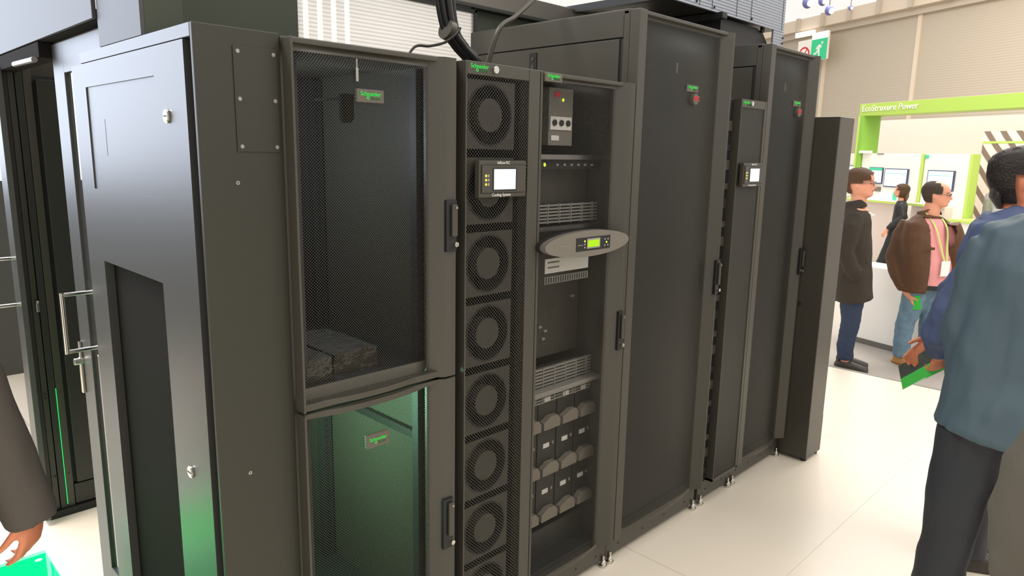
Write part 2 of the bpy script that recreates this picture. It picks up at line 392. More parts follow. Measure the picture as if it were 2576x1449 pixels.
def carcass(t, x0, x1, H, depth=.88, split_side=False, base=True):
    p = M['paint']
    if split_side:   # left side seen above its lower neighbour: trim panel, groove, lower panel
        B('side_panel', p, t, x0, x0 + .018, .045, depth - .02, .1, H - .105, .002)
        B('side_trim', p, t, x0 - .001, x0 + .018, .028, depth, H - .100, H - .004, .002)
        B('side_core', M['black'], t, x0 + .006, x0 + .02, .03, depth - .005, .1, H - .01)
        l = B('side_latch', M['black'], t, x0 - .004, x0, .465, .507, H - .200, H - .120, .001)
        MB().cyl((x0 - .006, .486, H - .145), (x0 - .003, .486, H - .145), .008, 12).build('latch_screw', M['paint'], l)
        MB().cyl((x0 - .006, .486, H - .178), (x0 - .003, .486, H - .178), .010, 12).build('latch_screw', M['paint'], l)
        B('corner_post', p, t, x0, x0 + .03, 0, .028, .02, H - .006, .003)
    else:
        B('side_panel', p, t, x0, x0 + .018, .012, depth, .03, H - .004, .002)
    B('side_panel', p, t, x1 - .018, x1, .012, depth, .03, H - .004, .002)
    B('roof_panel', p, t, x0, x1, .004, depth, H - .02, H, .003)
    B('rear_panel', M['inside'], t, x0 + .018, x1 - .018, depth - .02, depth, .1, H - .02)
    if base:
        b = B('base_frame', p, t, x0, x1, -.004, depth, .025, .112, .003)
        n = 2 if x1 - x0 < .45 else 4
        for k in range(n):
            xx = x0 + (x1 - x0) * (k + .5) / n
            MB().cyl((xx, -.0052, .06), (xx, -.003, .06), .005, 10).build('base_hole', M['black'], b)
        B('floor_pan', M['inside'], t, x0 + .018, x1 - .018, .02, depth - .02, .112, .13)
        for xx in (x0 + .022, x1 - .022): foot(t, xx)
def eia(t, x, y, z0, z1, holes=True):
    r = B('mounting_rail', M['inside'], t, x - .022, x + .022, y, y + .03, z0, z1)
    if holes:
        m = MB(); z = z0 + .03
        while z < z1 - .02: m.box(x - .006, x + .006, y - .001, y + .001, z, z + .010); z += .0222
        o = m.build('rail_holes', M['black'], r); o['kind'] = 'stuff'
    return r

YF = -.045
# ---- left rack with two half-height doors
HL = 1.980
ra = thing('server_rack', 'low dark rack at the left end with two half-height perforated doors', 'server rack', (-1.437, 0, 0))
carcass(ra, -1.434, -.918, HL)
def half_door(z0, z1, top):
    d = rails(-1.434, -.919, z0, z1, .008, .045, YF, .042).box(-1.428, -.96, YF + .012, 0, z0, z0 + .020, .003).build('front_door', M['paint'], ra, True)
    sheet(-1.427, -1.003, z0 + .004, z1 - (.014 if top else .002), .030, -.018, topflat=.05 if top else 0, lip=.016).build('perforated_sheet', [M['sheetA'], M['paint']], d, False)
    return d
dU = half_door(1.040, HL - .004, True); dL = half_door(.12, 1.033, False)
handle(dU, -.966, -.926, YF, 1.425, 1.577); handle(dL, -.976, -.936, YF, .470, .640)
logo(dU, -1.262, -1.180, 1.835, 1.868, -.050); logo(dL, -1.256, -1.180, .895, .935, -.052)
MB().cyl((-1.259, -.053, 1.918), (-1.259, -.053, 1.940), .0022, 8).box(-1.263, -1.255, -.055, -.053, 1.885, 1.918, .0005).build('hanging_key', M['steel'], dU, True)
B('shelf', M['lightgrey'], ra, -1.414, -.938, .02, .84, 1.055, 1.067)
B('shelf_lip', M['oval'], ra, -1.414, -.938, .016, .02, 1.052, 1.085)
B('shelf_top', M['inside'], ra, -1.414, -.938, .022, .84, 1.067, 1.069)
for x, y in ((-1.39, .05), (-.965, .06), (-1.39, .62), (-.965, .66)): eia(ra, x, y, .13, HL - .03)
B('inner_brace', M['black'], ra, -.955, -.937, .10, .62, .785, .812)
MB().tube([(-1.17, .14, 1.868), (-1.17, .14, 1.80), (-1.17, .14, 1.79)], [.021, .021, .014], seg=16).box(-1.176, -1.164, .14, .30, 1.855, 1.862).build('probe_sensor', M['void'], ra, True)
tag(area('rack_tint_light', (-1.395, .36, .86), (-.93, .36, .84), .10, .30, 8.0, (.42, 1.0, .62)), 'added green light tinting the lower compartment of the rack')  # both lights are added to tint the rack interior
tag(area('rack_tint_light', (-1.395, .40, 1.72), (-.93, .40, 1.60), .10, .40, 2.6, (.72, .88, 1.0)), 'added cool light tinting the upper compartment of the rack')

# ---- cooling units
def cooling(x0, x1, H, label, fans, gap, scr, lx):
    t = thing('cooling_unit', label, 'cooling unit', (x0, 0, 0))
    p = M['paint']
    carcass(t, x0, x1, H)
    # recessed hinge strip on the left with slots
    h = B('hinge_strip', M['black'], t, x0 + .002, x0 + gap, -.006, .012, .12, H - .004)
    z = .16; k = 0
    while z < H - .1:
        MB().box(x0 + .006, x0 + gap - .008, -.012, -.006, z, z + (.045 if k % 2 else .028), .001).build('hinge_slot', M['paint'] if k % 3 else M['rubber'], h); z += .088; k += 1
    f0 = x0 + gap; rr = .052 if fans else .022
    d = MB().box(f0, f0 + .006, YF, 0, .112, H - .002, .002).box(x1 - rr, x1, YF, 0, .112, H - .002, .004).box(f0 + .006, x1 - rr, YF, 0, H - .04, H - .002, .003).box(f0, x1, YF, 0, .112, .128, .002)
    d = d.build('front_door', p, t, True)
    m = MB(); m.box(f0 + .005, x1 - rr, YF + .004, YF + .006, .125, H - .038); m.build('perforated_sheet', M['sheetC'] if fans else M['sheetT'], d)
    cxk = f0 + (x1 - f0) * .36
    MB().cyl((cxk, YF - .010, H - .020), (cxk, YF + .002, H - .020), .011, 18, bev=.002).build('door_lock', M['chrome'], d, True)
    logo(d, f0 + .006, f0 + .100 if fans else f0 + .09, H - .040, H - .002, YF, False)
    # display
    b = MB().box(scr[0], scr[1], YF - .022, YF, scr[2], scr[3], .004).build('display_bezel', p, t, True)
    wd = scr[1] - scr[0]; hg = scr[3] - scr[2]
    MB().box(scr[0] + wd * .035, scr[1] - wd * .03, YF - .0235, YF - .021, scr[2] + hg * .12, scr[3] - hg * .12).build('display_groove', M['rubber'], b)
    MB().box(scr[0] + wd * .045, scr[1] - wd * .04, YF - .026, YF - .022, scr[2] + hg * .135, scr[3] - hg * .135, .001).build('display_face', p, b, True)
    MB().box(scr[0] + wd * .26, scr[0] + wd * .76, YF - .0275, YF - .026, scr[2] + hg * .185, scr[3] - hg * .20).build('screen_frame', M['rubber'], b)
    MB().box(scr[0] + wd * .28, scr[0] + wd * .735, YF - .028, YF - .0273, scr[2] + hg * .22, scr[3] - hg * .235).build('screen', M['screen'], b)
    for i in range(3):
        zz = scr[2] + hg * (.36 + .115 * i)
        MB().ball((scr[0] + wd * .12, YF - .0265, zz), (.0035, .002, .004)).build('status_light', M['led'] if i == 2 else M['amber'], b)
        MB().box(scr[0] + wd * .155, scr[0] + wd * .19, YF - .0265, YF - .0258, zz - .004, zz + .004).build('status_symbol', M['lightgrey'], b)
    text('lettering', 'InRow RC', hg * .115, scr[0] + wd * .5, YF - .0224, scr[3] - hg * .10, M['white'], b)
    text('lettering', 'Cooling System', hg * .115, scr[0] + wd * .46, YF - .0224, scr[2] + hg * .035, M['white'], b)
    if fans:
        for k in range(8):
            zc = 1.826 - .2275 * k; xc = -.775
            f = MB()
            # square mounting plate with a round opening
            b2 = bmesh.new(); sg = 40; o_ = []; i_ = []
            for q in range(sg):
                a = 2 * pi * q / sg; ca, sa = cos(a), sin(a); kx = .101 / max(abs(ca), abs(sa))
                o_.append(b2.verts.new((xc + ca * kx * 1.04, -.03, zc + sa * kx))); i_.append(b2.verts.new((xc + ca * .093, -.03, zc + sa * .093)))
            for q in range(sg): b2.faces.new((o_[q], o_[(q + 1) % sg], i_[(q + 1) % sg], i_[q]))
            f.add(b2)
            f = f.build('fan_plate', p, t)
            MB().ring((xc, zc), .088, .093, -.032, .03, 36).build('fan_shroud', M['rubber'], f, True)
            MB().cyl((xc, -.031, zc), (xc, .02, zc), .050, 32).build('fan_hub', p, f, True)
            bl = MB()
            for q in range(7):
                a = 2 * pi * q / 7
                bl.prism([(xc + .048 * cos(a), zc + .048 * sin(a)), (xc + .088 * cos(a + .25), zc + .088 * sin(a + .25)), (xc + .088 * cos(a + .75), zc + .088 * sin(a + .75)), (xc + .048 * cos(a + .6), zc + .048 * sin(a + .6))], .006, .010)
            bl.build('fan_blades', M['void'], f)
    else:
        B('filter_plate', M['black'], t, f0 + .01, x1 - .03, -.02, -.01, .13, H - .05)
    return t
cooling(-.916, -.568, 1.978, 'narrow cooling unit with a column of round fans behind coarse mesh', True, .030, (-.851, -.648, 1.580, 1.692), 0)
cooling(.702, 1.028, 1.978, 'narrow cooling unit with plain fine mesh between the two tall racks', False, .072, (.800, 1.000, 1.580, 1.690), 0)

# ---- power cabinet (UPS)
ux0, ux1 = -.566, -.044
up = thing('power_cabinet', 'low power cabinet with oval control panel and battery rows behind its mesh door', 'power cabinet', (ux0, 0, 0))
carcass(up, ux0, ux1, HL - .002)
d = rails(ux0, ux1, .12, HL - .004, .012, .046, YF, .044).build('front_door', M['paint'], up, True)
sheet(ux0 + .011, ux1 - .088, .122, HL - .016, .022, -.020, topflat=.05).build('perforated_sheet', [M['sheetB'], M['paint']], d)
handle(d, ux1 - .052, ux1 - .022, YF, .962, 1.118)
logo(d, -.552, -.468, 1.944, 1.972, -.044)
# oval control panel
def ellipse(cx, cz, a, b, n=48): return [(cx + a * cos(2 * pi * k / n), cz + b * sin(2 * pi * k / n)) for k in range(n)]
ov = MB().prism(ellipse(-.335, 1.406, .234, .046), -.085, -.058).build('oval_panel', M['oval'], up, True)
MB().prism(ellipse(-.337, 1.406, .238, .048), -.062, -.044).build('panel_backing', M['rubber'], ov, True)
MB().box(-.410, -.218, -.0865, -.085, 1.382, 1.429).build('display_window', M['rubber'], ov)
MB().box(-.352, -.278, -.0875, -.0865, 1.389, 1.424).build('lcd_frame', M['lightgrey'], ov)
MB().box(-.347, -.284, -.0882, -.0875, 1.394, 1.418).build('lcd', M['lcdgreen'], ov)
for x, z, c in ((-.364, 1.416, 'led'), (-.364, 1.405, 'lightgrey'), (-.364, 1.394, 'lightgrey'), (-.240, 1.405, 'led'), (-.250, 1.416, 'lightgrey'), (-.250, 1.394, 'lightgrey'), (-.232, 1.416, 'lightgrey'), (-.232, 1.394, 'lightgrey')):
    MB().ball((x, -.0868, z), (.0036, .0015, .0036), 10, 6).build('panel_button', M[c], ov)
text('lettering', 'Symmetra', .012, -.470, -.0856, 1.402, M['lightgrey'], ov)
text('lettering', 'Symmetra', .007, -.388, -.0872, 1.402, M['lightgrey'], ov)
text('lettering', 'PX', .012, -.178, -.0856, 1.403, M['lightgrey'], ov)
# equipment seen through the mesh
def uo(n, m, *a): return B(n, M[m], up, *a)
uo('face_plate', 'paint', -.52, -.09, .14, .15, 1.52, 1.70)
pd = uo('socket_panel', 'lightgrey', -.375, -.245, .09, .15, 1.745, 1.945)
pd.data.materials[0] = M['oval']
B('socket_strip', M['white'], pd, -.370, -.255, .085, .09, 1.800, 1.846)
for k in range(3): MB().cyl((-.350 + .037 * k, .080, 1.824), (-.350 + .037 * k, .086, 1.824), .011, 14).build('socket', M['rubber'], pd)
B('rating_label', M['white'], pd, -.362, -.320, .087, .09, 1.762, 1.780)
B('warning_sticker', M['red'], pd, -.345, -.318, .087, .09, 1.915, 1.932)
MB().ball((-.305, .085, 1.905), (.004, .004, .006)).build('indicator', M['led'], pd)
uo('silver_rail', 'steel', -.50, -.06, .07, .10, 1.695, 1.712)
ld = uo('led_bar', 'rubber', -.50, -.06, .09, .11, 1.660, 1.690)
MB().ball((-.395, .085, 1.676), (.005, .004, .007)).build('indicator', M['led'], ld)
for k in range(6): MB().box(-.33 + .04 * k, -.318 + .04 * k, .086, .09, 1.672, 1.680).build('port', M['lightgrey'], ld)
def grille(z0, z1, n):
    g = uo('vent_grille', 'rubber', -.52, -.08, .10, .12, z0, z1)
    for k in range(n):
        z = z0 + (z1 - z0) * (k + .5) / n
        MB().box(-.52, -.08, .088, .10, z - .003, z + .003).build('grille_bar', M['lightgrey'], g)
    for k in range(7):
        x = -.50 + .065 * k
        MB().box(x, x + .004, .086, .10, z0, z1).build('grille_post', M['lightgrey'], g)
    return g
grille(1.462, 1.535, 6); grille(.838, .915, 6); grille(.770, .815, 4)
uo('silver_rail', 'steel', -.50, -.065, .06, .09, 1.440, 1.454); uo('silver_rail', 'lightgrey', -.52, -.065, .05, .09, .818, .836)
B('paper_label', M['white'], up, -.475, -.235, -.002, -.001, 1.300, 1.352)
for z in (1.336, 1.318): B('printed_line', M['skirt'], bpy.data.objects['paper_label'], -.460, -.400, -.003, -.002, z, z + .005)
bc = B('barcode_label', M['lightgrey'], up, -.475, -.235, -.002, -.001, 1.262, 1.288)
for k in range(18): B('barcode_bar', M['rubber'], bc, -.470 + .013 * k, -.464 + .013 * k, -.003, -.002, 1.264, 1.286)
uo('dark_plate', 'paint', -.52, -.09, .16, .17, .93, 1.43)
for x, z in ((-.36, 1.10), (-.33, 1.05), (-.30, 1.03), (-.39, 1.06), (-.14, 1.15), (-.31, 1.00)):
    B('small_connector', M['lightgrey'], up, x, x + .016, .15, .16, z, z + .009)
for r, zt in enumerate((.735, .545, .352)):
    for c in range(4):
        xc = -.445 + .110 * c
        bmod = B('battery_module', M['paint2'], up, xc - .052, xc + .052, .09, .60, zt - .065, zt + .118, .003)
        prof = [(-.046, -.052), (.048, -.052), (.048, -.022), (.032, -.004), (-.020 + .012 * (c % 3), -.002), (-.046, -.022)]
        MB().prism([(xc + a, zt - .012 + b) for a, b in prof], .064, .088).build('pull_handle', M['tab'], bmod)
        B('module_label', M['white'], bmod, xc - .022, xc + .012, .087, .09, zt + .040, zt + .058)
        B('module_screw', M['lightgrey'], bmod, xc + .030, xc + .038, .087, .09, zt + .046, zt + .058)
uo('lower_plate', 'paint2', -.52, -.09, .10, .11, .13, .235)

# ---- tall racks
def tall(x0, x1, label, hz, lx, back):
    H = 2.248
    t = thing('server_rack', label, 'server rack', (x0, 0, 0))
    carcass(t, x0, x1, H, split_side=True)
    d = rails(x0, x1, .12, H - .004, .050, .024, YF, .046).build('front_door', M['paint'], t, True)
    sheet(x0 + .049, x1 - .068, .122, H - .016, .036, -.014, topflat=.15).build('perforated_sheet', [M['sheetT'], M['paint']], d)
    h = handle(d, x1 - .036, x1 - .006, YF, hz[0], hz[1])
    logo(d, lx - .044, lx + .044, 1.972, 1.999, -.049)
    b = MB().cyl((lx + .012, -.066, 1.944), (lx + .012, -.048, 1.944), .023, 28, bev=.002).build('round_badge', M['badge'], d, True)
    b['label'] = 'round grey badge with red lettering'
    text('lettering', 'APC', .026, lx + .014, -.0668, 1.938, M['red'], b, bold=.0003)
    MB().box(lx - .055, lx - .050, -.010, -.004, 2.045, 2.085).build('latch_key', M['lightgrey'], d)
    B('inner_plate', M['rubber'], t, x0 + .03, x1 - .03, .03, .04, .13, H - .03)
    return t
tall(-.042, .675, 'nearer of the two tall dark racks, wide perforated door with red round badge', (1.090, 1.250), .334, 0)
tall(1.029, 1.602, 'farther of the two tall dark racks, beside the end post', (1.083, 1.230), 1.336, 0)

# ---- end post at the far right of the row
ep = thing('end_post', 'dark square end post standing proud at the right end of the row', 'post', (1.615, 0, 0))
MB().box(1.613, 1.815, -.172, .10, .018, 1.935, .005).build('post_shell', M['paint'], ep, True)
B('post_plinth', M['paint'], ep, 1.612, 1.816, -.173, .10, .018, .24, .004)
for x, y in ((1.640, -.15), (1.79, -.15)): MB().cyl((x, y, 0), (x, y, .02), .016, 14).build('leveling_foot', M['rubber'], ep)
B('latch_tab', M['black'], ep, 1.604, 1.613, -.06, -.025, .905, .922, .002)

# ------------------------------------------------------------------ end panel of the aisle, left
cp = thing('aisle_end_panel', 'dark satin end panel closing the row, with a notched cover and two chrome locks', 'panel', (-1.642, 0, 0))
XL = -1.642
MB().box(XL, -1.4375, 0, .014, .02, 1.984, .003).build('front_plate', M['cap'], cp, True)
MB().box(XL, -1.4375, .014, .85, 1.9540, 1.984, .002).build('top_rail', M['gloss'], cp, True)
B('panel_core', M['black'], cp, -1.570, -1.4375, .014, .88, .02, 1.941)
# notched cover, an outline in (y, z)
cv = MB()
def vb(y0, y1, z0, z1, x0=XL, x1=XL + .026): cv.box(x0, x1, y0, y1, z0, z1)
vb(.055, .29, .02, 1.363); vb(.785, .945, .02, 1.363)
vb(.055, .247, 1.363, 1.952); vb(.815, .945, 1.363, 1.952); vb(.247, .815, 1.363, 1.584); vb(.247, .815, 1.884, 1.952)
bmesh.ops.remove_doubles(cv.bm, verts=list(cv.bm.verts), dist=1e-5)
cv = cv.build('notched_cover', M['gloss'], cp)
B('recess_board', M['void'], cv, XL + .027, XL + .0285, .056, .944, .02, 1.94)
B('recessed_plate', M['gloss'], cv, XL + .004, XL + .02, .247, .815, 1.584, 1.884)
B('raised_tab', M['gloss'], cv, XL + .0034, XL + .005, .672, .772, 1.685, 1.789)
for y, z in ((.172, 1.786), (.180, .873)):
    lk = MB().cyl((XL - .007, y, z), (XL + .001, y, z), .0165, 24, bev=.002).build('quarter_turn_lock', M['chrome'], cv, True)
    B('lock_slot', M['rubber'], lk, XL - .0076, XL - .0068, y - .011, y + .011, z - .0018, z + .0018)
ap = B('access_plate', M['cap'], cp, -1.554, -1.447, -.003, 0, 1.706, 1.944, .0008)
for x in (-1.543, -1.456):
    for z in (1.718, 1.826, 1.932):
        s = MB().cyl((x, -.005, z), (x, -.002, z), .0048, 14, bev=.001).build('screw', M['steel'], ap, True)
for x, z in ((-1.557, 1.634), (-1.565, .907)):
    s = MB().ring((x, z), .0018, .0048, -.001, .001, 14).build('hole_eyelet', M['steel'], cp)

# sliding doors at the end of the aisle
def leaf(label, x, y0, y1, st, z1, hy, hz0, hz1, lock, rev):
    t = thing('sliding_door', label, 'door', (x, y0, 0))
    f = MB(); a, b = (y1 - st, y1) if not rev else (y0, y0 + st)
    f.box(x, x + .022, a, b, .03, z1, .002)
    g0, g1 = (y0, y1 - st) if not rev else (y0 + st, y1)
    f.box(x, x + .022, g0, g1, z1 - .10, z1, .002).box(x, x + .022, g0, g1, .03, .13, .002)
    f.build('door_frame', M['gloss'], t, True)
    B('glass_pane', M['glass'], t, x + .010, x + .016, g0, g1, .13, z1 - .10)
    o = .085
    h = MB().cyl((x + .01, hy, hz1), (x - o, hy, hz1), .0075, 12).cyl((x + .01, hy, hz0), (x - o, hy, hz0), .0075, 12).cyl((x - o, hy, hz0 - .0075), (x - o, hy, hz1 + .0075), .0075, 12)
    h = h.build('pull_handle', M['chrome'], t, True)
    if lock:
        l = MB().box(x - .012, x, hy + .165, hy + .182, hz0 - .21, hz0 - .01, .003).cyl((x - .03, hy + .172, hz0 - .085), (x, hy + .172, hz0 - .085), .014, 16, bev=.002)
        l.build('door_lock', M['chrome'], t, True)
    return t
leaf('right sliding aisle door of grey frame and glass behind the notched end panel', -1.612, .66, 1.285, .130, 2.050, 1.100, 1.012, 1.212, True, False)
leaf('left sliding aisle door with chrome pull handle at the left edge of the picture', -1.668, 1.93, 2.95, .11, 2.02, 1.985, 1.030, 1.232, False, True)
# header above the aisle door
hd = thing('door_header', 'pale lit header board above the aisle door, top left', 'panel', (-1.66, .66, 2.06))
B('header_board', M['header'], hd, -1.652, -1.640, .658, 3.2, 2.062, 2.95, .002)
po = thing('header_post', 'pale lit upright post above the end panel', 'post', (-1.642, .31, 1.985))
B('post_face', M['header'], po, -1.642, -1.632, .312, .648, 1.985, 2.95, .001)
B('post_shell', M['olive'], po, -1.632, -1.536, .314, .648, 1.985, 2.95, .002)
tr = thing('door_track', 'dark sliding door track with a bright tube under the header', 'track', (-1.65, 1.2, 2.0))
B('track_channel', M['void'], tr, -1.650, -1.585, 1.29, 1.985, 2.005, 2.058, .003)
MB().cyl((-1.662, 1.30, 1.998), (-1.662, 1.60, 2.003), .010, 12).build('track_tube', M['steel'], tr, True)
B('track_fascia', M['void'], tr, -1.636, -1.60, .66, 2.0, 2.0585, 2.09)

# opposite row seen through the aisle door
r2 = thing('server_rack', 'dark rack of the opposite row seen through the aisle door', 'server rack', (-1.645, 2.0, 0))
B('end_trim', M['paint2'], r2, -1.645, -1.618, 2.0, 2.9, .02, 2.04, .003)
B('end_trim', M['paint'], r2, -1.616, -1.592, 2.006, 2.9, .02, 2.04, .003)
B('end_trim', M['paint2'], r2, -1.590, -1.563, 2.0, 2.9, .02, 2.04, .003)
B('end_trim', M['paint'], r2, -1.561, -1.530, 2.003, 2.9, .02, 2.03, .003)
B('green_reflection', M['greenreflect'], r2, -1.5628, -1.5612, 1.999, 2.003, .05, .62)  # green reflection on the frame, built as a glowing sliver
B('rack_door', M['paint2'], r2, -1.518, -.95, 1.985, 2.02, .15, 1.985, .004)
B('rack_body', M['black'], r2, -1.528, -.94, 2.02, 2.9, .03, 2.0)
B('base_frame', M['paint2'], r2, -1.528, -.95, 2.0, 2.03, .04, .14, .003)
B('top_board', M['paint'], r2, -1.528, -.5, 2.05, 2.07, 2.0, 2.30)
MB().box(-1.606, -1.592, 1.985, 2.0, .985, 1.03, .003).ball((-1.60, 1.985, 1.03), .008).build('door_catch', M['steel'], r2, True)
for x, z in ((-1.604, .60), (-1.604, .58), (-1.545, .60), (-1.60, .2), (-1.545, .2)): MB().cyl((x, 1.9985, z), (x, 2.004, z), .003, 8).build('rivet', M['rubber'], r2)
B('threshold', M['rubber'], r2, -1.64, -.95, 1.985, 2.9, .002, .035)
for x in (-.94, -.38, .2, .8): 
    pass
# ------------------------------------------------------------------ above the row
dp = thing('containment_panel', 'dark solid panel above the left rack, next to the translucent one', 'panel', (-1.44, .89, 1.985))
B('solid_board', M['olive'], dp, -1.53, -.897, .885, .905, 1.86, 2.95, .002)
pc = thing('translucent_panel', 'bright translucent fluted panel above the low racks in a dark frame', 'panel', (-.9, .89, 1.98))
B('fluted_sheet', M['poly'], pc, -.895, -.018, .888, .898, 1.90, 2.335)
B('frame_stile', M['black'], pc, -.020, -.004, .880, .906, 1.90, 2.36, .002)
B('frame_rail', M['black'], pc, -.895, -.004, .880, .906, 2.335, 2.352, .002)
for x in (-.62, -.55, -.48, -.41):  # upright bars added to imitate hall light streaked by the flutes
    tag(MB().cyl((x, 1.32, 2.08), (x, 1.32, 2.52), .011, 12, bev=.003).build('glint_bar', M['lampwhite'], None, True), 'glowing bar added as a lamp glint behind the fluted panel, ' + {-.62: 'leftmost of the four', -.55: 'second from the left of the four', -.48: 'third from the left of the four', -.41: 'rightmost of the four'}[x], 'lamp', 'added glint bars')
tag(MB().box(-.66, -.36, 1.36, 1.40, 2.42, 2.86, .01).build('flood_lamp', M['lampwhite'], None, True), 'broad lit flood lamp behind the upper part of the fluted panel', 'lamp')
dp2 = thing('containment_panel', 'dark solid panel behind the nearer tall rack, right of the translucent one', 'panel', (.3, .91, 1.985))
B('solid_board', M['olive'], dp2, .0, .70, .91, .925, 1.90, 2.356, .002)
tr2 = thing('support_rail', 'grey support rail running above the translucent panel', 'rail', (-.9, .9, 2.36))
B('rail_beam', M['oval'], tr2, -.90, 1.9, .875, .94, 2.372, 2.455, .004)
B('rail_cap', M['paint2'], tr2, -.90, 1.9, .868, .945, 2.356, 2.371, .002)
cn = thing('roof_canopy', 'dark canopy with a fluted grey front board above the tall racks', 'canopy', (.6, .3, 2.43))
B('front_board', M['fascia'], cn, .30, 1.848, .298, .310, 2.432, 3.05, .002)
B('front_drop', M['fascia'], cn, 1.748, 1.878, .300, .312, 2.20, 3.05, .002)
B('underside_board', M['paint2'], cn, .70, 1.85, .31, 1.25, 2.440, 2.455)
B('side_lip', M['black'], cn, .66, .70, .31, 1.25, 2.435, 2.470)
for x in (.93, 1.05, 1.30, 1.46, 1.84): B('board_joint', M['rubber'], cn, x, x + .003, .2965, .298, 2.44, 3.05)
for x, z in ((.90, 2.455), (1.07, 2.452), (1.47, 2.452), (1.86, 2.37), (1.862, 2.40)): MB().ball((x, .295, z), (.005, .004, .007)).build('board_clip', M['rubber'], cn)
bk = MB().box(1.110, 1.160, .27, 1.20, 2.404, 2.436, .004).build('bracket_beam', M['black'], cn, True)
duct = thing('cable_duct', 'black rounded duct lying between the tall racks below the canopy', 'duct', (1.5, .35, 2.25))
MB().prism([(1.22, 2.251), (1.80, 2.251), (1.79, 2.30), (1.755, 2.365), (1.70, 2.41), (1.62, 2.428), (1.22, 2.428)], .34, .80).build('duct_shell', M['black'], duct, True)
B('duct_clip', M['rubber'], duct, 1.66, 1.69, .325, .34, 2.41, 2.44, .003)
# cables
cb = thing('cable_bundle', 'thick bundle of black cables dropping onto the fan cooling unit', 'cables', (-.5, .35, 2.0))
for k, (dx, dy) in enumerate(((0, 0), (.022, .01), (.012, -.016), (.034, -.006), (-.006, .018))):
    wire('cable', [(-.668 + dx * 1.2, .35 + dy, 2.60), (-.655 + dx * 1.2, .35 + dy, 2.30), (-.625 + dx, .35 + dy, 2.145), (-.575 + dx, .35 + dy, 2.085), (-.50 + dx, .36 + dy, 2.035), (-.45 + dx * .5, .42 + dy, 1.985)], .0105, M['rubber'] if k % 2 else M['black'], cb, 8, 10)
MB().tube([(-.635, .35, 2.135), (-.610, .35, 2.128)], [.036, .036], seg=16).build('cable_tie', M['paint'], cb, True)
tag(wire('thin_cable', [(-.612, .296, 2.135), (-.626, .300, 2.112), (-.652, .33, 2.085), (-.715, .335, 2.066), (-.78, .335, 2.055), (-.83, .34, 1.985)], .0045, M['rubber']), 'single thin black cable running left from the cable bundle', 'cable')
tag(wire('conduit', [(-.40, .40, 1.985), (-.372, .36, 2.16), (-.28, .36, 2.225), (-.184, .36, 2.30), (-.02, .40, 2.42)], .0095, M['paint']), 'grey flexible conduit slanting up beside the nearer tall rack', 'conduit')
hg = thing('bracket', 'small dark hinge bracket on top of the left rack beside the end panel', 'bracket', (-1.5, .2, 1.985))
MB().box(-1.54, -1.44, .16, .20, 1.985, 2.003, .004).cyl((-1.53, .14, 1.994), (-1.53, .17, 1.994), .008, 10).build('hinge_plate', M['paint'], hg, True)

# ------------------------------------------------------------------ wrapped parcels inside the left rack
def parcel(label, x0, x1, y0, y1, z0, z1):
    t = thing('wrapped_parcel', label, 'parcel', ((x0 + x1) / 2, (y0 + y1) / 2, z0), 0, 'parcels on the rack shelf')
    b = bmesh.new(); bmesh.ops.create_cube(b, size=1)
    bmesh.ops.subdivide_edges(b, edges=list(b.edges), cuts=9, use_grid_fill=True)
    for v in b.verts:
        c = Vector((v.co.x * (x1 - x0), v.co.y * (y1 - y0), (v.co.z + .5) * (z1 - z0)))
        n_ = noise.noise_vector(c * 30 + Vector((x0 * 9, 0, 0))) * .006
        if v.co.z > -.45: c += n_
        v.co = c + Vector(((x0 + x1) / 2, (y0 + y1) / 2, z0))
    m = MB().add(b)
    for f in m.bm.faces: f.material_index = 1 if f.normal.z > .6 else 0
    m.build('wrapped_box', [M['card'], M['film']], t, True)
parcel('parcel in clear film on the rack shelf, the wider one to the right', -1.245, -1.095, .12, .42, 1.070, 1.128)
parcel('parcel in clear film on the rack shelf, the one against the end panel', -1.405, -1.275, .085, .42, 1.070, 1.138)

# ------------------------------------------------------------------ lit green box, lower left
gb = thing('display_box', 'glowing green acrylic box with a pale mint rim at the lower left', 'box', (-2.04, .96, 0))
bx0, bx1, by0, by1, bh, rw = -2.32, -1.790, .74, 1.165, .30, .030
B('box_wall', M['limeglow'], gb, bx0 + .004, bx1 - .004, by1 - .012, by1 - .004, .01, bh - .012)
B('box_wall', M['limeglow'], gb, bx1 - .012, bx1 - .004, by0 + .004, by1 - .013, .01, bh - .012)
B('box_wall', M['limeglow'], gb, bx0 + .004, bx1 - .013, by0 + .004, by0 + .012, .01, bh - .012)
B('box_wall', M['limeglow'], gb, bx0 + .004, bx0 + .012, by0 + .013, by1 - .013, .01, bh - .012)
B('box_floor', M['limeglow'], gb, bx0 + .013, bx1 - .013, by0 + .013, by1 - .013, .0, .02)
rm = MB().box(bx0, bx1, by1 - rw, by1, bh - .012, bh, .002).box(bx1 - rw, bx1, by0, by1 - rw, bh - .012, bh, .002).box(bx0, bx1 - rw, by0, by0 + rw, bh - .012, bh, .002).box(bx0, bx0 + rw, by0 + rw, by1 - rw, bh - .012, bh, .002)
rm.build('box_rim', M['mint'], gb, True)
MB().cyl((bx1 - .022, by1 - .022, .02), (bx1 - .022, by1 - .022, bh - .012), .006, 10).build('corner_rod', M['mint'], gb, True)
MB().ball((bx1 - .055, by1 - .05, bh - .02), (.012, .008, .004)).build('rim_stud', M['mint'], gb, True)

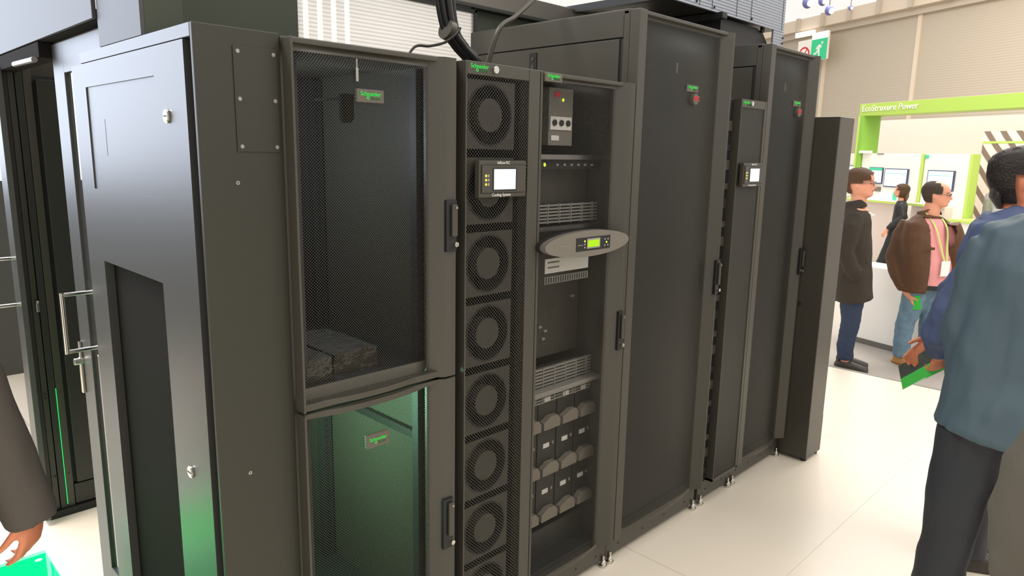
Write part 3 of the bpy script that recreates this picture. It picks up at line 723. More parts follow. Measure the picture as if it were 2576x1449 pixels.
# ------------------------------------------------------------------ the stand far behind, in the hall wall's frame
def HB(name, m, parent, x0, x1, y0, y1, z0, z1, bev=0): return B(name, M[m], parent, x0, x1, y0, y1, z0, z1, bev, True)
ROTH = Matrix.Rotation(ANG, 4, 'Z') @ Matrix.Rotation(RAD(90), 4, 'X')
def htext(s, size, O, x, y, z, m, parent, align='LEFT'):
    p = WM[parent] @ Vector((x, y, z))
    return text('lettering', s, size, p.x, p.y, p.z, M[m], parent, align, ROTH, .004)
pt = hall('stand_portal', 'lime green portal frame with white lettering over the far stand', 'portal', OP)
HB('cross_beam', 'lime2', pt, -.005, 5.2, 0, .40, 2.490, 2.700, .004).data.materials[0] = M['limebeam']
HB('upright', 'lime', pt, -.005, .115, .001, .40, -.08, 2.490, .004)
HB('edge_strip', 'lime2', pt, -.005, .030, -.006, .001, -.08, 2.49)
htext('EcoStruxure Power', .148, OP, .05, -.006, 2.565, 'kwhite', pt)
iw = hall('wall_stand', 'pale pinkish white back wall of the far stand', None, Vector(OP) + N * 1.9, kind='structure')
HB('wall_board', 'wwall', iw, -1.5, 7, 0, .1, -.08, 2.52)
zb = hall('photo_panel', 'white panel printed with brown diagonal stripes behind the stand visitors', 'panel', Vector(OP) + N * 1.2)
HB('printed_board', 'zebra', zb, 1.52, 4.6, 0, .05, -.08, 2.22)
HB('green_line', 'lime2', zb, 1.52, 4.6, -.004, 0, 2.02, 2.055)
def kiosk(label, x0, x1, mon, strip, y=.0, extra=None):
    k = hall('display_kiosk', label, 'kiosk', Vector(OP) + N * y, 'kiosks on the far stand')
    HB('kiosk_board', 'kwhite', k, x0, x1, .05, .20, -.08, 1.83, .004)
    HB('kiosk_cheek', 'kwhite', k, x1, x1 + .19, .045, .20, -.08, 1.83, .004)
    HB('cheek_edge', 'lime2', k, x1 + .19, x1 + .235, .03, .20, -.08, 1.83, .003)
    c = HB('counter_top', 'kwhite', k, x0, x1, -.20, .05, .985, 1.025, .003)
    HB('counter_edge', 'lime2', c, x0, x1, -.21, -.20, .985, 1.020)
    HB('counter_front', 'wwall', k, x0, x1, -.12, .05, -.08, .985)
    m = HB('monitor', 'monframe', k, mon[0], mon[1], .02, .05, mon[2], mon[3], .004)
    HB('screen', 'bluescreen', m, mon[0] + .018, mon[1] - .022, .015, .02, mon[2] + .018, mon[3] - .014)
    HB('screen_banner', 'teal', m, mon[0] + .03, mon[1] - .03, .0135, .015, mon[3] - .085, mon[3] - .078)
    return k
k1 = kiosk('white kiosk with tablet and monitor behind the walking woman', .125, 1.19, (.683, 1.166, 1.255, 1.572), True)
t_ = HB('tablet', 'monframe', k1, .335, .635, .02, .05, 1.300, 1.585, .003)
HB('screen', 'lav', t_, .342, .628, .015, .02, 1.318, 1.53); HB('screen_banner', 'teal', t_, .342, .628, .015, .02, 1.532, 1.578)
HB('card_reader', 'oval', k1, .50, .62, .02, .05, 1.165, 1.245)
HB('top_cap', 'kwhite', k1, .10, .34, -.02, .05, 1.83, 1.875)
HB('name_plate', 'skirt', k1, .46, .60, .035, .05, 1.815, 1.829)
HB('leaflet_card', 'teal', k1, .90, .97, .03, .05, 1.04, 1.16)
k2 = kiosk('white kiosk with a large monitor behind the man in the brown jacket', 1.44, 2.06, (1.545, 2.030, 1.243, 1.567), True)
HB('notice', 'teal', k2, 1.45, 1.51, .035, .05, 1.755, 1.81)
k0 = kiosk('white kiosk half hidden behind the end post, its monitor above the head in the overcoat', -1.2, -.50, (-1.02, -.55, 1.30, 1.60), False, .55)
lb = hall('display_case', 'small white lit case beside the striped panel', 'case', Vector(OP) + N * .5)
HB('case_body', 'kwhite', lb, 1.86, 2.06, -.1, 0, -.08, 1.72, .004); HB('case_shelf', 'lightgrey', lb, 1.87, 2.04, -.104, -.1, 1.655, 1.66)
c3 = hall('stand_counter', 'white counter with green edge beside the bald visitor', 'counter', Vector(OP) - N * .35)
HB('counter_top', 'lime2', c3, 2.30, 3.3, 0, .5, .80, .84, .003); HB('counter_body', 'kwhite', c3, 2.34, 3.3, .03, .5, -.08, .80)
lw = thing('low_wall', 'low white stand wall with grey skirting behind the man in the overcoat', 'wall', (4.95, .5, -.08))
MB().prism([(5.075, .860), (4.43, -1.235), (4.78, -1.34), (5.40, .76)], -.05, .690, 'z').build('wall_body', M['kwhite'], lw)
MB().prism([(5.068, .862), (4.423, -1.233), (4.44, -1.24), (5.08, .855)], -.08, -.03, 'z').build('skirting', M['skirt'], lw)
# signs on the hall wall
sg = hall('exit_sign', 'green running man exit sign hanging high on the hall wall', 'sign', Vector(OW) - N * .5)
HB('sign_case', 'kwhite', sg, -1.60, -.895, -.02, .06, 4.82, 5.68, .01)
HB('sign_face', 'exit', sg, -1.585, -.905, -.03, -.02, 4.83, 5.47)
HB('sign_top', 'lampwhite', sg, -1.585, -.905, -.03, -.02, 5.475, 5.67)
rp = lambda pts: [(-1.245 + a * .0052, 5.16 + b * .0052) for a, b in pts]
rmn = MB()
rmn.prism([(-1.115 + .036 * cos(2 * pi * k / 16), 5.335 + .045 * sin(2 * pi * k / 16)) for k in range(16)], -.036, -.030)
for pg in ([(-14, 16), (0, 26), (14, 24), (24, 8), (18, 4), (8, 12), (8, -10), (-6, -14), (-10, 0)],
           [(-6, -14), (8, -10), (8, -22), (12, -44), (3, -46), (-2, -26)],
           [(-8, -6), (-4, -16), (-22, -30), (-40, -30), (-42, -22), (-26, -20)],
           [(-14, 16), (-26, 2), (-18, -4), (-8, 8)]): rmn.prism(rp(pg), -.036, -.030)
rmn.build('running_figure', M['kwhite'], sg, local=True)
ns = hall('no_smoking_sign', 'white no smoking sign with red ring beside the exit sign', 'sign', Vector(OW) - N * .45)
HB('sign_board', 'kwhite', ns, -2.28, -1.64, -.02, .04, 4.60, 5.52, .01)
HB('sign_lamp', 'lampwhite', ns, -2.42, -1.62, -.05, .06, 5.66, 5.80)
MB().ring((-1.965, 5.06), .20, .25, -.03, -.02, 36).box(-.015, .015, -.03, -.02, -.21, .21).build('red_ring', M['red'], ns, local=True)
rr_ = bpy.data.objects['red_ring']
for v in list(rr_.data.vertices)[-8:]:
    x, z = v.co.x, v.co.z; a = RAD(-35); v.co.x = -1.965 + x * cos(a) - z * sin(a); v.co.z = 5.06 + x * sin(a) + z * cos(a)
cig = MB().box(-2.09, -1.84, -.027, -.02, 5.04, 5.08).build('cigarette', M['skirt'], ns, local=True)
# stage lights on a truss at the upper right
def atpx(p, dep): # a point dep metres in front of the camera
    v = Vector(((p[0] - 1288) / 1779.08 * dep, -(p[1] - 724.5) / 1779.08 * dep, -dep)); return cam.matrix_world @ v
ts = thing('lighting_truss', 'white lighting truss high up beyond the tall racks', 'truss', atpx((2030, 30), 15))
A_ = Vector((9.6, 6.6, 5.15)); B_ = Vector((11.9, 3.6, 5.2))
for o_ in ((0, 0, 0), (0, 0, .3), (.2, .15, .15)):
    MB().cyl(A_ + Vector(o_), B_ + Vector(o_), .025, 10).build('truss_chord', M['kwhite'], ts, True)
for k in range(10):
    a_ = A_.lerp(B_, k / 10); b_ = A_.lerp(B_, (k + .5) / 10)
    MB().cyl(a_, b_ + Vector((0, 0, .3)), .012, 8).cyl(b_ + Vector((0, 0, .3)), A_.lerp(B_, (k + 1) / 10), .012, 8).build('truss_brace', M['kwhite'], ts, True)
M['spot'] = mat('blue_grey_lamp_case', (96, 98, 150), .4)
for k, (px, dep) in enumerate((((2032, 6), 14.5), ((2070, 2), 14.8), ((2086, 26), 14.2), ((2140, 20), 17))):
    c = atpx(px, dep); r = (.105, .09, .085, .05)[k]
    s_ = thing('stage_light', ('round blue grey stage light, leftmost on the truss', 'blue grey stage light, second from the left, near the picture top', 'blue grey stage light hanging lowest, above the exit sign', 'small blue grey stage light, rightmost on the truss')[k], 'lamp', c, 0, 'stage lights')
    MB().ball(c, (r, r, r * 1.15), 18, 12).build('lamp_case', M['spot'], s_, True)
    MB().cyl(c + Vector((-r * .5, -r * .7, -r * .3)), c + Vector((-r * .62, -r * .9, -r * .4)), r * .62, 16).build('lamp_lens', M['lampwhite'], s_, True)
    MB().cyl(c + Vector((0, 0, r)), c + Vector((0, 0, r + .5)), .012, 8).build('hanger', M['skirt'], s_)

# ------------------------------------------------------------------ people
def remesh(mb, voxel, smooth=4, wr=None, cut=None):
    me = bpy.data.meshes.new('t'); mb.bm.to_mesh(me); mb.bm.free()
    o = bpy.data.objects.new('t', me); COL.objects.link(o)
    md = o.modifiers.new('r', 'REMESH'); md.mode = 'VOXEL'; md.voxel_size = voxel
    me2 = bpy.data.meshes.new_from_object(o.evaluated_get(bpy.context.evaluated_depsgraph_get()))
    bpy.data.objects.remove(o); bpy.data.meshes.remove(me)
    b = bmesh.new(); b.from_mesh(me2); bpy.data.meshes.remove(me2)
    for _ in range(smooth): bmesh.ops.smooth_vert(b, verts=list(b.verts), factor=.5, use_axis_x=True, use_axis_y=True, use_axis_z=True)
    if wr:
        b.normal_update(); amp, sc, sq = wr
        for v in b.verts:
            p = Vector((v.co.x * sc, v.co.y * sc, v.co.z * sc * sq)); v.co += v.normal * amp * (noise.noise(p) + .5 * noise.noise(p * 2.3))
    if cut:
        bmesh.ops.delete(b, geom=[v for v in b.verts if cut(v.co)], context='VERTS')
        bmesh.ops.solidify(b, geom=list(b.faces), thickness=.006)
    for f in b.faces: f.smooth = True
    m = MB(); m.bm.free(); m.bm = b
    return m
HEADT = [(0, .20, .12, .15), (.04, .36, .20, .20), (.09, .425, .25, .24), (.15, .435, .29, .275), (.2, .415, .31, .30), (.25, .425, .35, .315), (.29, .41, .38, .325), (.33, .425, .41, .333), (.40, .41, .45, .343), (.48, .385, .475, .35), (.54, .39, .49, .352), (.60, .43, .50, .353), (.68, .435, .505, .36), (.76, .41, .49, .36), (.84, .35, .45, .335), (.91, .26, .37, .27), (.96, .16, .26, .19), (.99, .07, .13, .09), (1.0, .02, .03, .02)]
def head_grid(H, off=0, keep=None, nseg=28, t0=0):
    """lat-long skin of a head facing +X, chin at z=0; keep(t, azimuth) masks faces"""
    b = bmesh.new(); R_ = []
    T = []
    for q0, q1 in zip(HEADT, HEADT[1:]):
        for k in range(2): T.append(tuple(q0[i] + (q1[i] - q0[i]) * k / 2 for i in range(4)))
    T.append(HEADT[-1])
    for t, f, bk, wd in T:
        row = []
        for k in range(nseg):
            a = 2 * pi * k / nseg; c, s = cos(a), sin(a)
            x = (f if c > 0 else bk) * H * (abs(c) ** .85) * (1 if c > 0 else -1); y = wd * H * (abs(s) ** .85) * (1 if s > 0 else -1)
            p = Vector((x, y, t * H))
            if off:
                n_ = Vector((x, y, (t - .5) * H)).normalized(); p += n_ * off * (1 + .35 * noise.noise(p * 45))
            row.append(b.verts.new(p))
        R_.append((t, row))
    for (t, A), (u, Bv) in zip(R_, R_[1:]):
        for k in range(nseg):
            a = 2 * pi * (k + .5) / nseg; a = a - 2 * pi if a > pi else a
            if keep is None or keep((t + u) / 2, abs(a)): b.faces.new((A[k], A[(k + 1) % nseg], Bv[(k + 1) % nseg], Bv[k]))
    if keep is None: b.faces.new(R_[0][1][::-1]); b.faces.new(R_[-1][1])
    return b
def head_parts(H):
    m = MB(); m.add(head_grid(H))
    m.tube([(.395 * H, 0, .57 * H), (.455 * H, 0, .47 * H), (.505 * H, 0, .375 * H), (.42 * H, 0, .335 * H)], [.035 * H, .05 * H, .062 * H, .045 * H], (0, 1, 0), 10)
    for s in (-1, 1):
        m.ball((-.03 * H, s * .355 * H, .46 * H), (.085 * H, .035 * H, .135 * H), 12, 10)
        m.ball((.37 * H, s * .05 * H, .335 * H), (.05 * H, .04 * H, .03 * H), 8, 6)
        m.ball((.36 * H, s * .15 * H, .585 * H), (.06 * H, .09 * H, .03 * H), 10, 6)
        m.ball((.30 * H, s * .2 * H, .42 * H), (.09 * H, .08 * H, .08 * H), 10, 8)
    m.ball((.41 * H, 0, .285 * H), (.04 * H, .09 * H, .022 * H), 10, 6).ball((.405 * H, 0, .225 * H), (.04 * H, .08 * H, .025 * H), 10, 6)
    return m
def put(bm, loc, yaw, pitch=0, roll=0):
    bm.transform(Matrix.Translation(loc) @ Matrix.Rotation(yaw, 4, 'Z') @ Matrix.Rotation(-pitch, 4, 'Y') @ Matrix.Rotation(roll, 4, 'X'))
def hand(m, wpos, d, n, L=.185, curl=.5, side=1, curls=None, thumb=.5, fat=1.0, splay=.62):
    """palm, four unequal bent fingers and a thumb; d along the hand, n the way the palm faces"""
    d = Vector(d).normalized(); n = Vector(n); n = (n - d * n.dot(d)).normalized(); wv = d.cross(n) * side; wpos = Vector(wpos); k = L / .185
    m.tube([wpos - d * .03 * k, wpos, wpos + d * .03 * k, wpos + d * .065 * k, wpos + d * .095 * k], [(.027 * k, .021 * k), (.029 * k, .020 * k), (.038 * k, .019 * k), (.043 * k, .016 * k), (.040 * k, .012 * k)], wv, 14)
    for i, (o, ln) in enumerate(((.031, .074), (.0105, .083), (-.0105, .077), (-.030, .060))):
        p = wpos + d * (.088 - abs(i - 1.2) * .003) * k + wv * o * k; c = (curls[i] if curls else curl) ; pts = [p - d * .012 * k]; ang = c * .45; pts.append(p)
        for sgm in (.45, .31, .24):
            dr = d * cos(ang) + n * sin(ang); p = p + dr * ln * sgm * k; pts.append(p); ang += c * .8
        m.tube(pts, [.0095 * k * fat, .0098 * k * fat, .0088 * k * fat, .0080 * k * fat, .0062 * k * fat], wv, 9)
        m.ball(pts[-1], .0062 * k * fat, 8, 6)
    p = wpos + d * .022 * k + wv * .030 * k; a = (d * .62 + wv * splay + n * .30).normalized(); b2 = (d * .85 + wv * .22 + n * thumb).normalized()
    q = p + a * .040 * k; r = q + b2 * .034 * k; e = r + (b2 + n * .3).normalized() * .026 * k
    m.tube([p - a * .015 * k, p, q, r, e], [.013 * k, .0145 * k, .0115 * k, .0105 * k, .0078 * k], n, 10); m.ball(e, .0078 * k, 8, 6)
def add_face(t, H, loc, yaw, pitch=0, roll=0, glasses=False):
    T = Matrix.Translation(loc) @ Matrix.Rotation(yaw, 4, 'Z') @ Matrix.Rotation(-pitch, 4, 'Y') @ Matrix.Rotation(roll, 4, 'X')
    for s in (-1, 1):
        m = MB().ball((.352 * H, s * .15 * H, .505 * H), (.035 * H, .055 * H, .028 * H), 10, 8); m.bm.transform(T); m.build('eye', M['eye'], t, True, True)
        m = MB().tube([(.395 * H, s * .06 * H, .585 * H), (.405 * H, s * .14 * H, .605 * H), (.365 * H, s * .25 * H, .585 * H)], [.014 * H, .018 * H, .012 * H], seg=8); m.bm.transform(T); m.build('eyebrow', M['hairbrown'], t, True, True)
    m = MB().ball((.425 * H, 0, .258 * H), (.03 * H, .10 * H, .022 * H), 12, 8); m.bm.transform(T); m.build('mouth', M['lips'], t, True, True)
    if glasses:
        m = MB()
        for s in (-1, 1):
            c = [(.455 * H, s * .16 * H + .095 * H * cos(a), .505 * H + .07 * H * sin(a)) for a in [2 * pi * k / 20 for k in range(21)]]
            m.tube(c, [.010 * H] * 21, (1, 0, 0), 6, False)
            m.tube([(.44 * H, s * .255 * H, .52 * H), (.30 * H, s * .355 * H, .53 * H), (-.02 * H, s * .375 * H, .52 * H)], [.011 * H] * 3, (0, 0, 1), 6)
        m.tube([(.455 * H, -.065 * H, .52 * H), (.475 * H, 0, .53 * H), (.455 * H, .065 * H, .52 * H)], [.01 * H] * 3, (0, 0, 1), 6)
        m.bm.transform(T); m.build('glasses', M['skirt'], t, True, True)
def hair(t, H, loc, yaw, m, keep, off=.016, pitch=0, roll=0, extra=None):
    b = head_grid(H, off, keep, 44); bmesh.ops.solidify(b, geom=list(b.faces), thickness=off * .9)
    mb = MB(); mb.add(b)
    if extra: extra(mb)
    put(mb.bm, loc, yaw, pitch, roll)
    for f in mb.bm.faces: f.smooth = True
    return mb.build('hair', m, t, True, True)
def shoe(t, x, y, z, yaw, m, L=.27):
    mb = MB().tube([(-.075, 0, .045), (-.03, 0, .05), (.06, 0, .042), (.13, 0, .032), (L * .68, 0, .026)], [(.036, .045), (.040, .05), (.045, .042), (.046, .032), (.030, .022)], (0, 1, 0), 12)
    mb.box(-.095, L * .70, -.042, .042, .0, .018, .008)
    mb = remesh(mb, .012, 2); mb.bm.transform(Matrix.Translation((x, y, z)) @ Matrix.Rotation(yaw, 4, 'Z'))
    return mb.build('shoe', M[m], t, True, True)
def person(label, F, deg): return thing('person', label, 'person', F, RAD(deg))
V = Vector

# man in the dark overcoat, profile to the right
p = person('man in a dark brown overcoat and jeans with glasses, facing right beside the end post', (3.996, .493, -.08), -71.28)
H = .242; hl = V((-.012, 0, 1.477)); yw = RAD(-10)
b = head_parts(H); put(b.bm, hl, yw, RAD(2))
b.tube([(-.02, 0, 1.33), (-.015, 0, 1.42), (-.01, 0, 1.53)], [.075, .062, .06], seg=16)
b.tube([(-.02, 0, 1.40), (-.03, 0, 1.30), (-.02, 0, 1.0), (0, 0, .84)], [(.09, .12), (.11, .17), (.12, .15), (.11, .15)], seg=18)
for s in (-1, 1):
    b.tube([(-.03, s * .15, 1.33), (-.06, s * .21, 1.05), (.02, s * .17, .88)], [.05, .045, .032])
    hand(b, (.02, s * .165, .88), (.25, -s * .25, -1), (.3, -s, 0), .17, .5, s)
    b.tube([(0, s * .09, .84), (.02, s * .085, .45), (.015, s * .08, .08)], [.08, .055, .038])
remesh(b, .009, 2).build('body', M['skin'], p, True, True)
add_face(p, H, hl, yw, RAD(2), 0, True)
hair(p, H, hl, yw, M['hairbrown'], lambda t, a: (t > .80 or (a > .75 and t > .60) or (a > 1.35 and t > .50) or (a > 1.95 and t > .20)), .014, RAD(2))
b = MB(); b.tube([(-.02, 0, 1.405), (-.03, 0, 1.36), (-.03, 0, 1.28), (-.015, 0, 1.10), (0, 0, .92), (.015, 0, .75), (.03, 0, .615)], [(.085, .10), (.115, .17), (.135, .205), (.14, .215), (.14, .205), (.15, .215), (.155, .225)], seg=22)
for s in (-1, 1): b.tube([(-.03, s * .17, 1.35), (-.045, s * .225, 1.25), (-.075, s * .25, 1.05), (-.02, s * .235, .92), (.05, s * .19, .84)], [.068, .075, .068, .064, .058], (1, 0, 0))
b = remesh(b, .012, 4, (.007, 9, .5)); b.build('overcoat', M['darkcoat'], p, True, True)
b = MB(); b.tube([(-.055, 0, 1.455), (-.035, 0, 1.385)], [(.085, .085), (.10, .115)], seg=20, cap=True); remesh(b, .009, 1).build('coat_collar', M['darkcoat'], p, True, True)
b = MB().box(.085, .10, -.15, -.02, .955, .965).box(.05, .085, -.228, -.215, .865, .90, .004); b.build('pocket_flap', M['black'], p, True, True)
b = MB().prism([(.06, 1.375), (.12, 1.345), (.10, 1.335)], -.05, -.02); b.build('shirt_collar', M['whiteshirt'], p, False, True)
b = MB()
for s in (-1, 1): b.tube([(.0, s * .085, .90), (.02, s * .09, .65), (.03, s * .085, .45), (.01, s * .08, .25), (.01, s * .08, .10)], [.10, .10, .078, .07, .066])
remesh(b, .012, 3, (.008, 14, .8)).build('trousers', M['darkjeans'], p, True, True)
for s in (-1, 1): shoe(p, .02, s * .08, 0, 0, 'shoe')

# man in the brown jacket and pink shirt
p = person('man in a brown jacket, pink shirt and lanyard, looking right', (4.597, .117, -.08), -75.7)
H = .222; hl = V((.032, 0, 1.402)); yw = RAD(-8); fa = RAD(-48); fv = V((cos(fa), sin(fa), 0)); sv = V((-sin(fa), cos(fa), 0))
b = head_parts(H); put(b.bm, hl, yw, RAD(-2))
b.tube([(.0, 0, 1.24), (.01, 0, 1.34), (.02, 0, 1.46)], [.075, .066, .062], seg=16)
b.tube([V((0, 0, 1.31)), V((0, 0, 1.22)), V((.02, 0, .95)), V((.03, 0, .72))], [(.12, .09), (.17, .11), (.15, .13), (.15, .12)], sv, 18)
rh = V((-.085, -.12, .645)); b.tube([V((-.16, .05, 1.25)), V((-.215, .0, .93)), rh + V((-.03, .0, .05)), rh], [.05, .045, .036, .03])
hand(b, rh, (.35, -.1, -1), (.6, .6, .2), .175, .75, 1)
lh = V((.26, -.02, .66)); b.tube([V((.15, .03, 1.24)), V((.235, .05, .95)), lh], [.04, .036, .028]); hand(b, lh, (.1, -.2, -1), (-1, 0, 0), .175, .5, -1)
for s in (-1, 1): b.tube([V((.03, 0, .72)) + sv * s * .08, V((.01 + .03 * s, 0, .36)) + sv * s * .085, V((.01 + .02 * s, 0, .08)) + sv * s * .09], [.08, .052, .038])
remesh(b, .009, 2).build('body', M['skin'], p, True, True)
add_face(p, H, hl, yw, RAD(-2), 0, True)
hair(p, H, hl, yw, M['hairgrey'], lambda t, a: (a > 1.25 and .62 < t < .90 and a > 1.2) or (a > 1.15 and .55 < t < .80) or (a > 1.75 and .22 < t < .95), .010, RAD(-2))
b = MB().tube([V((.005, 0, 1.32)), V((0, 0, 1.25)), V((.02, 0, 1.05)), V((.045, 0, .88)), V((.035, 0, .715))], [(.09, .085), (.18, .12), (.185, .155), (.185, .175), (.178, .162)], sv, 22)
b.tube([V((.13, .03, 1.24)), V((.19, .04, 1.12)), V((.232, .05, .95)), V((.25, .02, .76))], [.055, .055, .05, .045])
remesh(b, .011, 3, (.004, 10, .5)).build('shirt', M['pink'], p, True, True)
b = MB().tube([V((.034, 0, .745)), V((.033, 0, .705))], [(.183, .168), (.183, .168)], sv, 28); b.build('belt', M['black'], p, True, True)
b = MB().tube([V((0, 0, 1.335)), V((-.005, 0, 1.27)), V((.0, 0, 1.05)), V((.01, 0, .86)), V((.01, 0, .665))], [(.10, .095), (.205, .135), (.215, .175), (.215, .19), (.205, .18)], sv, 24)
b.tube([V((-.15, .05, 1.27)), V((-.19, .04, 1.15)), V((-.232, .0, .94)), V((-.185, -.07, .80)), V((-.118, -.115, .685))], [.07, .077, .072, .066, .054])
b.tube([V((.17, -.05, 1.27)), V((.215, -.03, 1.15)), V((.25, .03, .95)), V((.26, .0, .80)), V((.262, -.02, .70))], [.07, .075, .07, .064, .054])
def cutj(c):
    q = V((c.x - .005, c.y, 0)); a = q.x * fv.x + q.y * fv.y; l = q.x * sv.x + q.y * sv.y
    return a > .05 and -.085 - max(0, c.z - 1.2) * .2 < l < .07 + .06 * (1.3 - c.z) and c.z < 1.32
b = remesh(b, .012, 4, (.008, 9, .7), cutj); b.build('jacket', M['leather'], p, True, True)
b = MB().tube([V((-.02, 0, 1.385)), V((0, 0, 1.315))], [(.085, .08), (.105, .10)], sv, 20)
b = remesh(b, .006, 3, None, lambda c: (c.x * fv.x + c.y * fv.y) > .045); b.build('jacket_collar', M['leather'], p, True, True)
b = MB().box(-.035, .035, -.004, .004, -.012, .012, .003); b.bm.transform(Matrix.Translation(V((.005, 0, 1.07)) + fv * .185 - sv * .125) @ Matrix.Rotation(fa + RAD(52), 4, 'Z')); b.build('pocket_flap', M['leather'], p, True, True)
for s in (-1, 1):
    wpt = smooth_pts([V((0, 0, 1.36)) + sv * s * .06 + fv * .02, V((.01, 0, 1.24)) + sv * s * .055 + fv * .135, V((.02, 0, 1.08)) + sv * s * .03 + fv * .175, V((.03, 0, .965)) + sv * s * .012 + fv * .195], 5)
    MB().tube(wpt, [(.009, .002)] * len(wpt), sv, 6).build('lanyard', M['lanyard'], p, True, True)
b = MB().box(-.004, .004, -.042, .042, -.065, .065, .002); b.bm.transform(Matrix.Translation(V((.03, 0, .90)) + fv * .20) @ Matrix.Rotation(fa, 4, 'Z')); b.build('name_badge', M['whiteshirt'], p, True, True)
b = MB()
for s in (-1, 1): b.tube([V((.03, 0, .80)) + sv * s * .07, V((.03, 0, .62)) + sv * s * .085, V((.01 + .03 * s, 0, .36)) + sv * s * .085, V((.01 + .03 * s, 0, .18)) + sv * s * .09, V((.01 + .02 * s, 0, .07)) + sv * s * .09], [.115, .10, .078, .072, .07])
remesh(b, .012, 3, (.010, 13, .9)).build('trousers', M['jeans'], p, True, True)
for s in (-1, 1): c = V((.01 + .02 * s, 0, 0)) + sv * s * .09; shoe(p, c.x, c.y, 0, fa, 'tan')
bk_ = MB().box(-.038, .038, -.004, .004, -.065, .055, .001); bk_.bm.transform(Matrix.Translation(WM[p] @ (rh + V((.065, -.03, -.055)))) @ Matrix.Rotation(RAD(-75.7 - 15), 4, 'Z') @ Matrix.Rotation(RAD(-14), 4, 'Y'))
tag(bk_.build('brochure', M['brgreen'], None, True), 'small green brochure held by the man in the brown jacket', 'brochure')

# woman walking left on the far stand
p = person('woman in black walking left in front of the far kiosks', (10.38, 2.225, -.08), -73.05)
H = .21; hl = V((.17, 0, 1.198)); yw = RAD(188)
b = head_parts(H); put(b.bm, hl, yw, RAD(4)); b.tube([(.19, 0, 1.08), (.185, 0, 1.17), (.18, 0, 1.27)], [.055, .045, .045])
b.tube([(.19, 0, 1.13), (.20, 0, 1.05), (.185, 0, .86), (.16, 0, .70)], [(.07, .10), (.08, .14), (.075, .11), (.085, .13)], seg=16)
lhd = V((.02, -.17, .665)); b.tube([(.20, -.13, 1.07), (.23, -.18, .88), (.09, -.18, .73), lhd], [.035, .034, .03, .024]); hand(b, lhd, (-.5, 0, -1), (.3, .8, 0), .15, .5, 1)
rhd = V((.10, .19, .66)); b.tube([(.20, .13, 1.07), (.26, .18, .86), rhd], [.035, .034, .024]); hand(b, rhd, (-.3, 0, -1), (-.3, -.8, 0), .15, .5, -1)
b.tube([(.155, -.06, .70), (.07, -.06, .38), (-.01, -.06, .10)], [.07, .05, .034]); b.tube([(.165, .06, .70), (.17, .06, .38), (.26, .06, .12)], [.07, .05, .034])
remesh(b, .010, 2).build('body', M['skin'], p, True, True); add_face(p, H, hl, yw, RAD(4))
def longhair(mb): mb.tube([(-.30 * H, 0, .55 * H), (-.40 * H, 0, .1 * H), (-.42 * H, 0, -.22 * H)], [(.25 * H, .30 * H), (.2 * H, .30 * H), (.08 * H, .16 * H)], (1, 0, 0), 14)
hair(p, H, hl, yw, M['hairbrown'], lambda t, a: t > .80 or (a > .9 and t > .55) or (a > 1.3 and t > .1), .018, RAD(4), 0, longhair)
b = MB().tube([(.19, 0, 1.15), (.20, 0, 1.07), (.195, 0, .92), (.175, 0, .80), (.17, 0, .68)], [(.065, .09), (.10, .165), (.10, .15), (.09, .13), (.105, .15)], seg=18)
b.tube([(.20, -.13, 1.08), (.245, -.18, .90), (.10, -.185, .755), (.04, -.175, .69)], [.055, .055, .048, .04]); b.tube([(.20, .13, 1.08), (.27, .18, .87), (.12, .19, .69)], [.055, .055, .04])
remesh(b, .012, 3, (.005, 12, 1)).build('jacket', M['black'], p, True, True)
b = MB().tube([(.16, -.06, .78), (.12, -.06, .55), (.07, -.06, .38), (-.0, -.06, .09)], [.10, .085, .07, .078]); b.tube([(.165, .06, .78), (.17, .06, .55), (.175, .06, .38), (.26, .06, .10)], [.10, .085, .07, .078])
remesh(b, .012, 3, (.005, 10, .7)).build('trousers', M['black'], p, True, True)
shoe(p, -.02, -.06, 0, RAD(180), 'tan', .23); shoe(p, .25, .06, .02, RAD(180), 'tan', .23)

# visitors at the far counter
p = person('bald man in a grey shirt with a lanyard at the far counter', WM[c3] @ V((2.42, .80, -.08)), -74)
H = .235; hl = V((0, 0, 1.36)); yw = RAD(-20)
b = head_parts(H); put(b.bm, hl, yw, RAD(-8)); b.tube([(-.02, 0, 1.25), (-.015, 0, 1.33), (-.01, 0, 1.42)], [.07, .06, .055])
b.tube([(-.02, 0, 1.30), (-.02, 0, 1.2), (0, 0, .95), (0, 0, .80)], [(.09, .12), (.11, .16), (.12, .14), (.11, .14)], seg=16)
hh = V((.22, -.12, 1.06)); b.tube([(-.01, -.17, 1.22), (.02, -.22, 1.0), hh], [.045, .04, .028]); hand(b, hh, (1, .2, .1), (0, .5, -.5), .17, .5, 1)
b.tube([(-.01, .17, 1.22), (.02, .22, 1.0), (.22, .12, 1.02)], [.045, .04, .028]); hand(b, (.22, .12, 1.02), (1, -.2, .1), (0, -.5, -.5), .17, .5, -1)
for s in (-1, 1): b.tube([(0, s * .09, .80), (.02, s * .09, .42), (0, s * .09, .06)], [.08, .055, .04])
remesh(b, .011, 2).build('body', M['skin'], p, True, True); add_face(p, H, hl, yw, RAD(-8))
b = MB().tube([(-.02, 0, 1.32), (-.02, 0, 1.24), (0, 0, 1.05), (0, 0, .82)], [(.085, .10), (.125, .19), (.14, .18), (.14, .17)], seg=18)
for s in (-1, 1): b.tube([(-.01, s * .16, 1.26), (.02, s * .225, 1.02), (.14, s * .17, 1.02)], [.065, .06, .05])
remesh(b, .013, 3, (.006, 12, .8)).build('shirt', M['greyshirt'], p, True, True)
wpt = smooth_pts([V((.05, -.08, 1.31)), V((.13, -.10, 1.18)), V((.15, -.06, 1.0))], 5); MB().tube(wpt, [(.01, .003)] * len(wpt), (0, 1, 0), 6).build('lanyard', M['lanyard'], p, True, True)
b = MB()
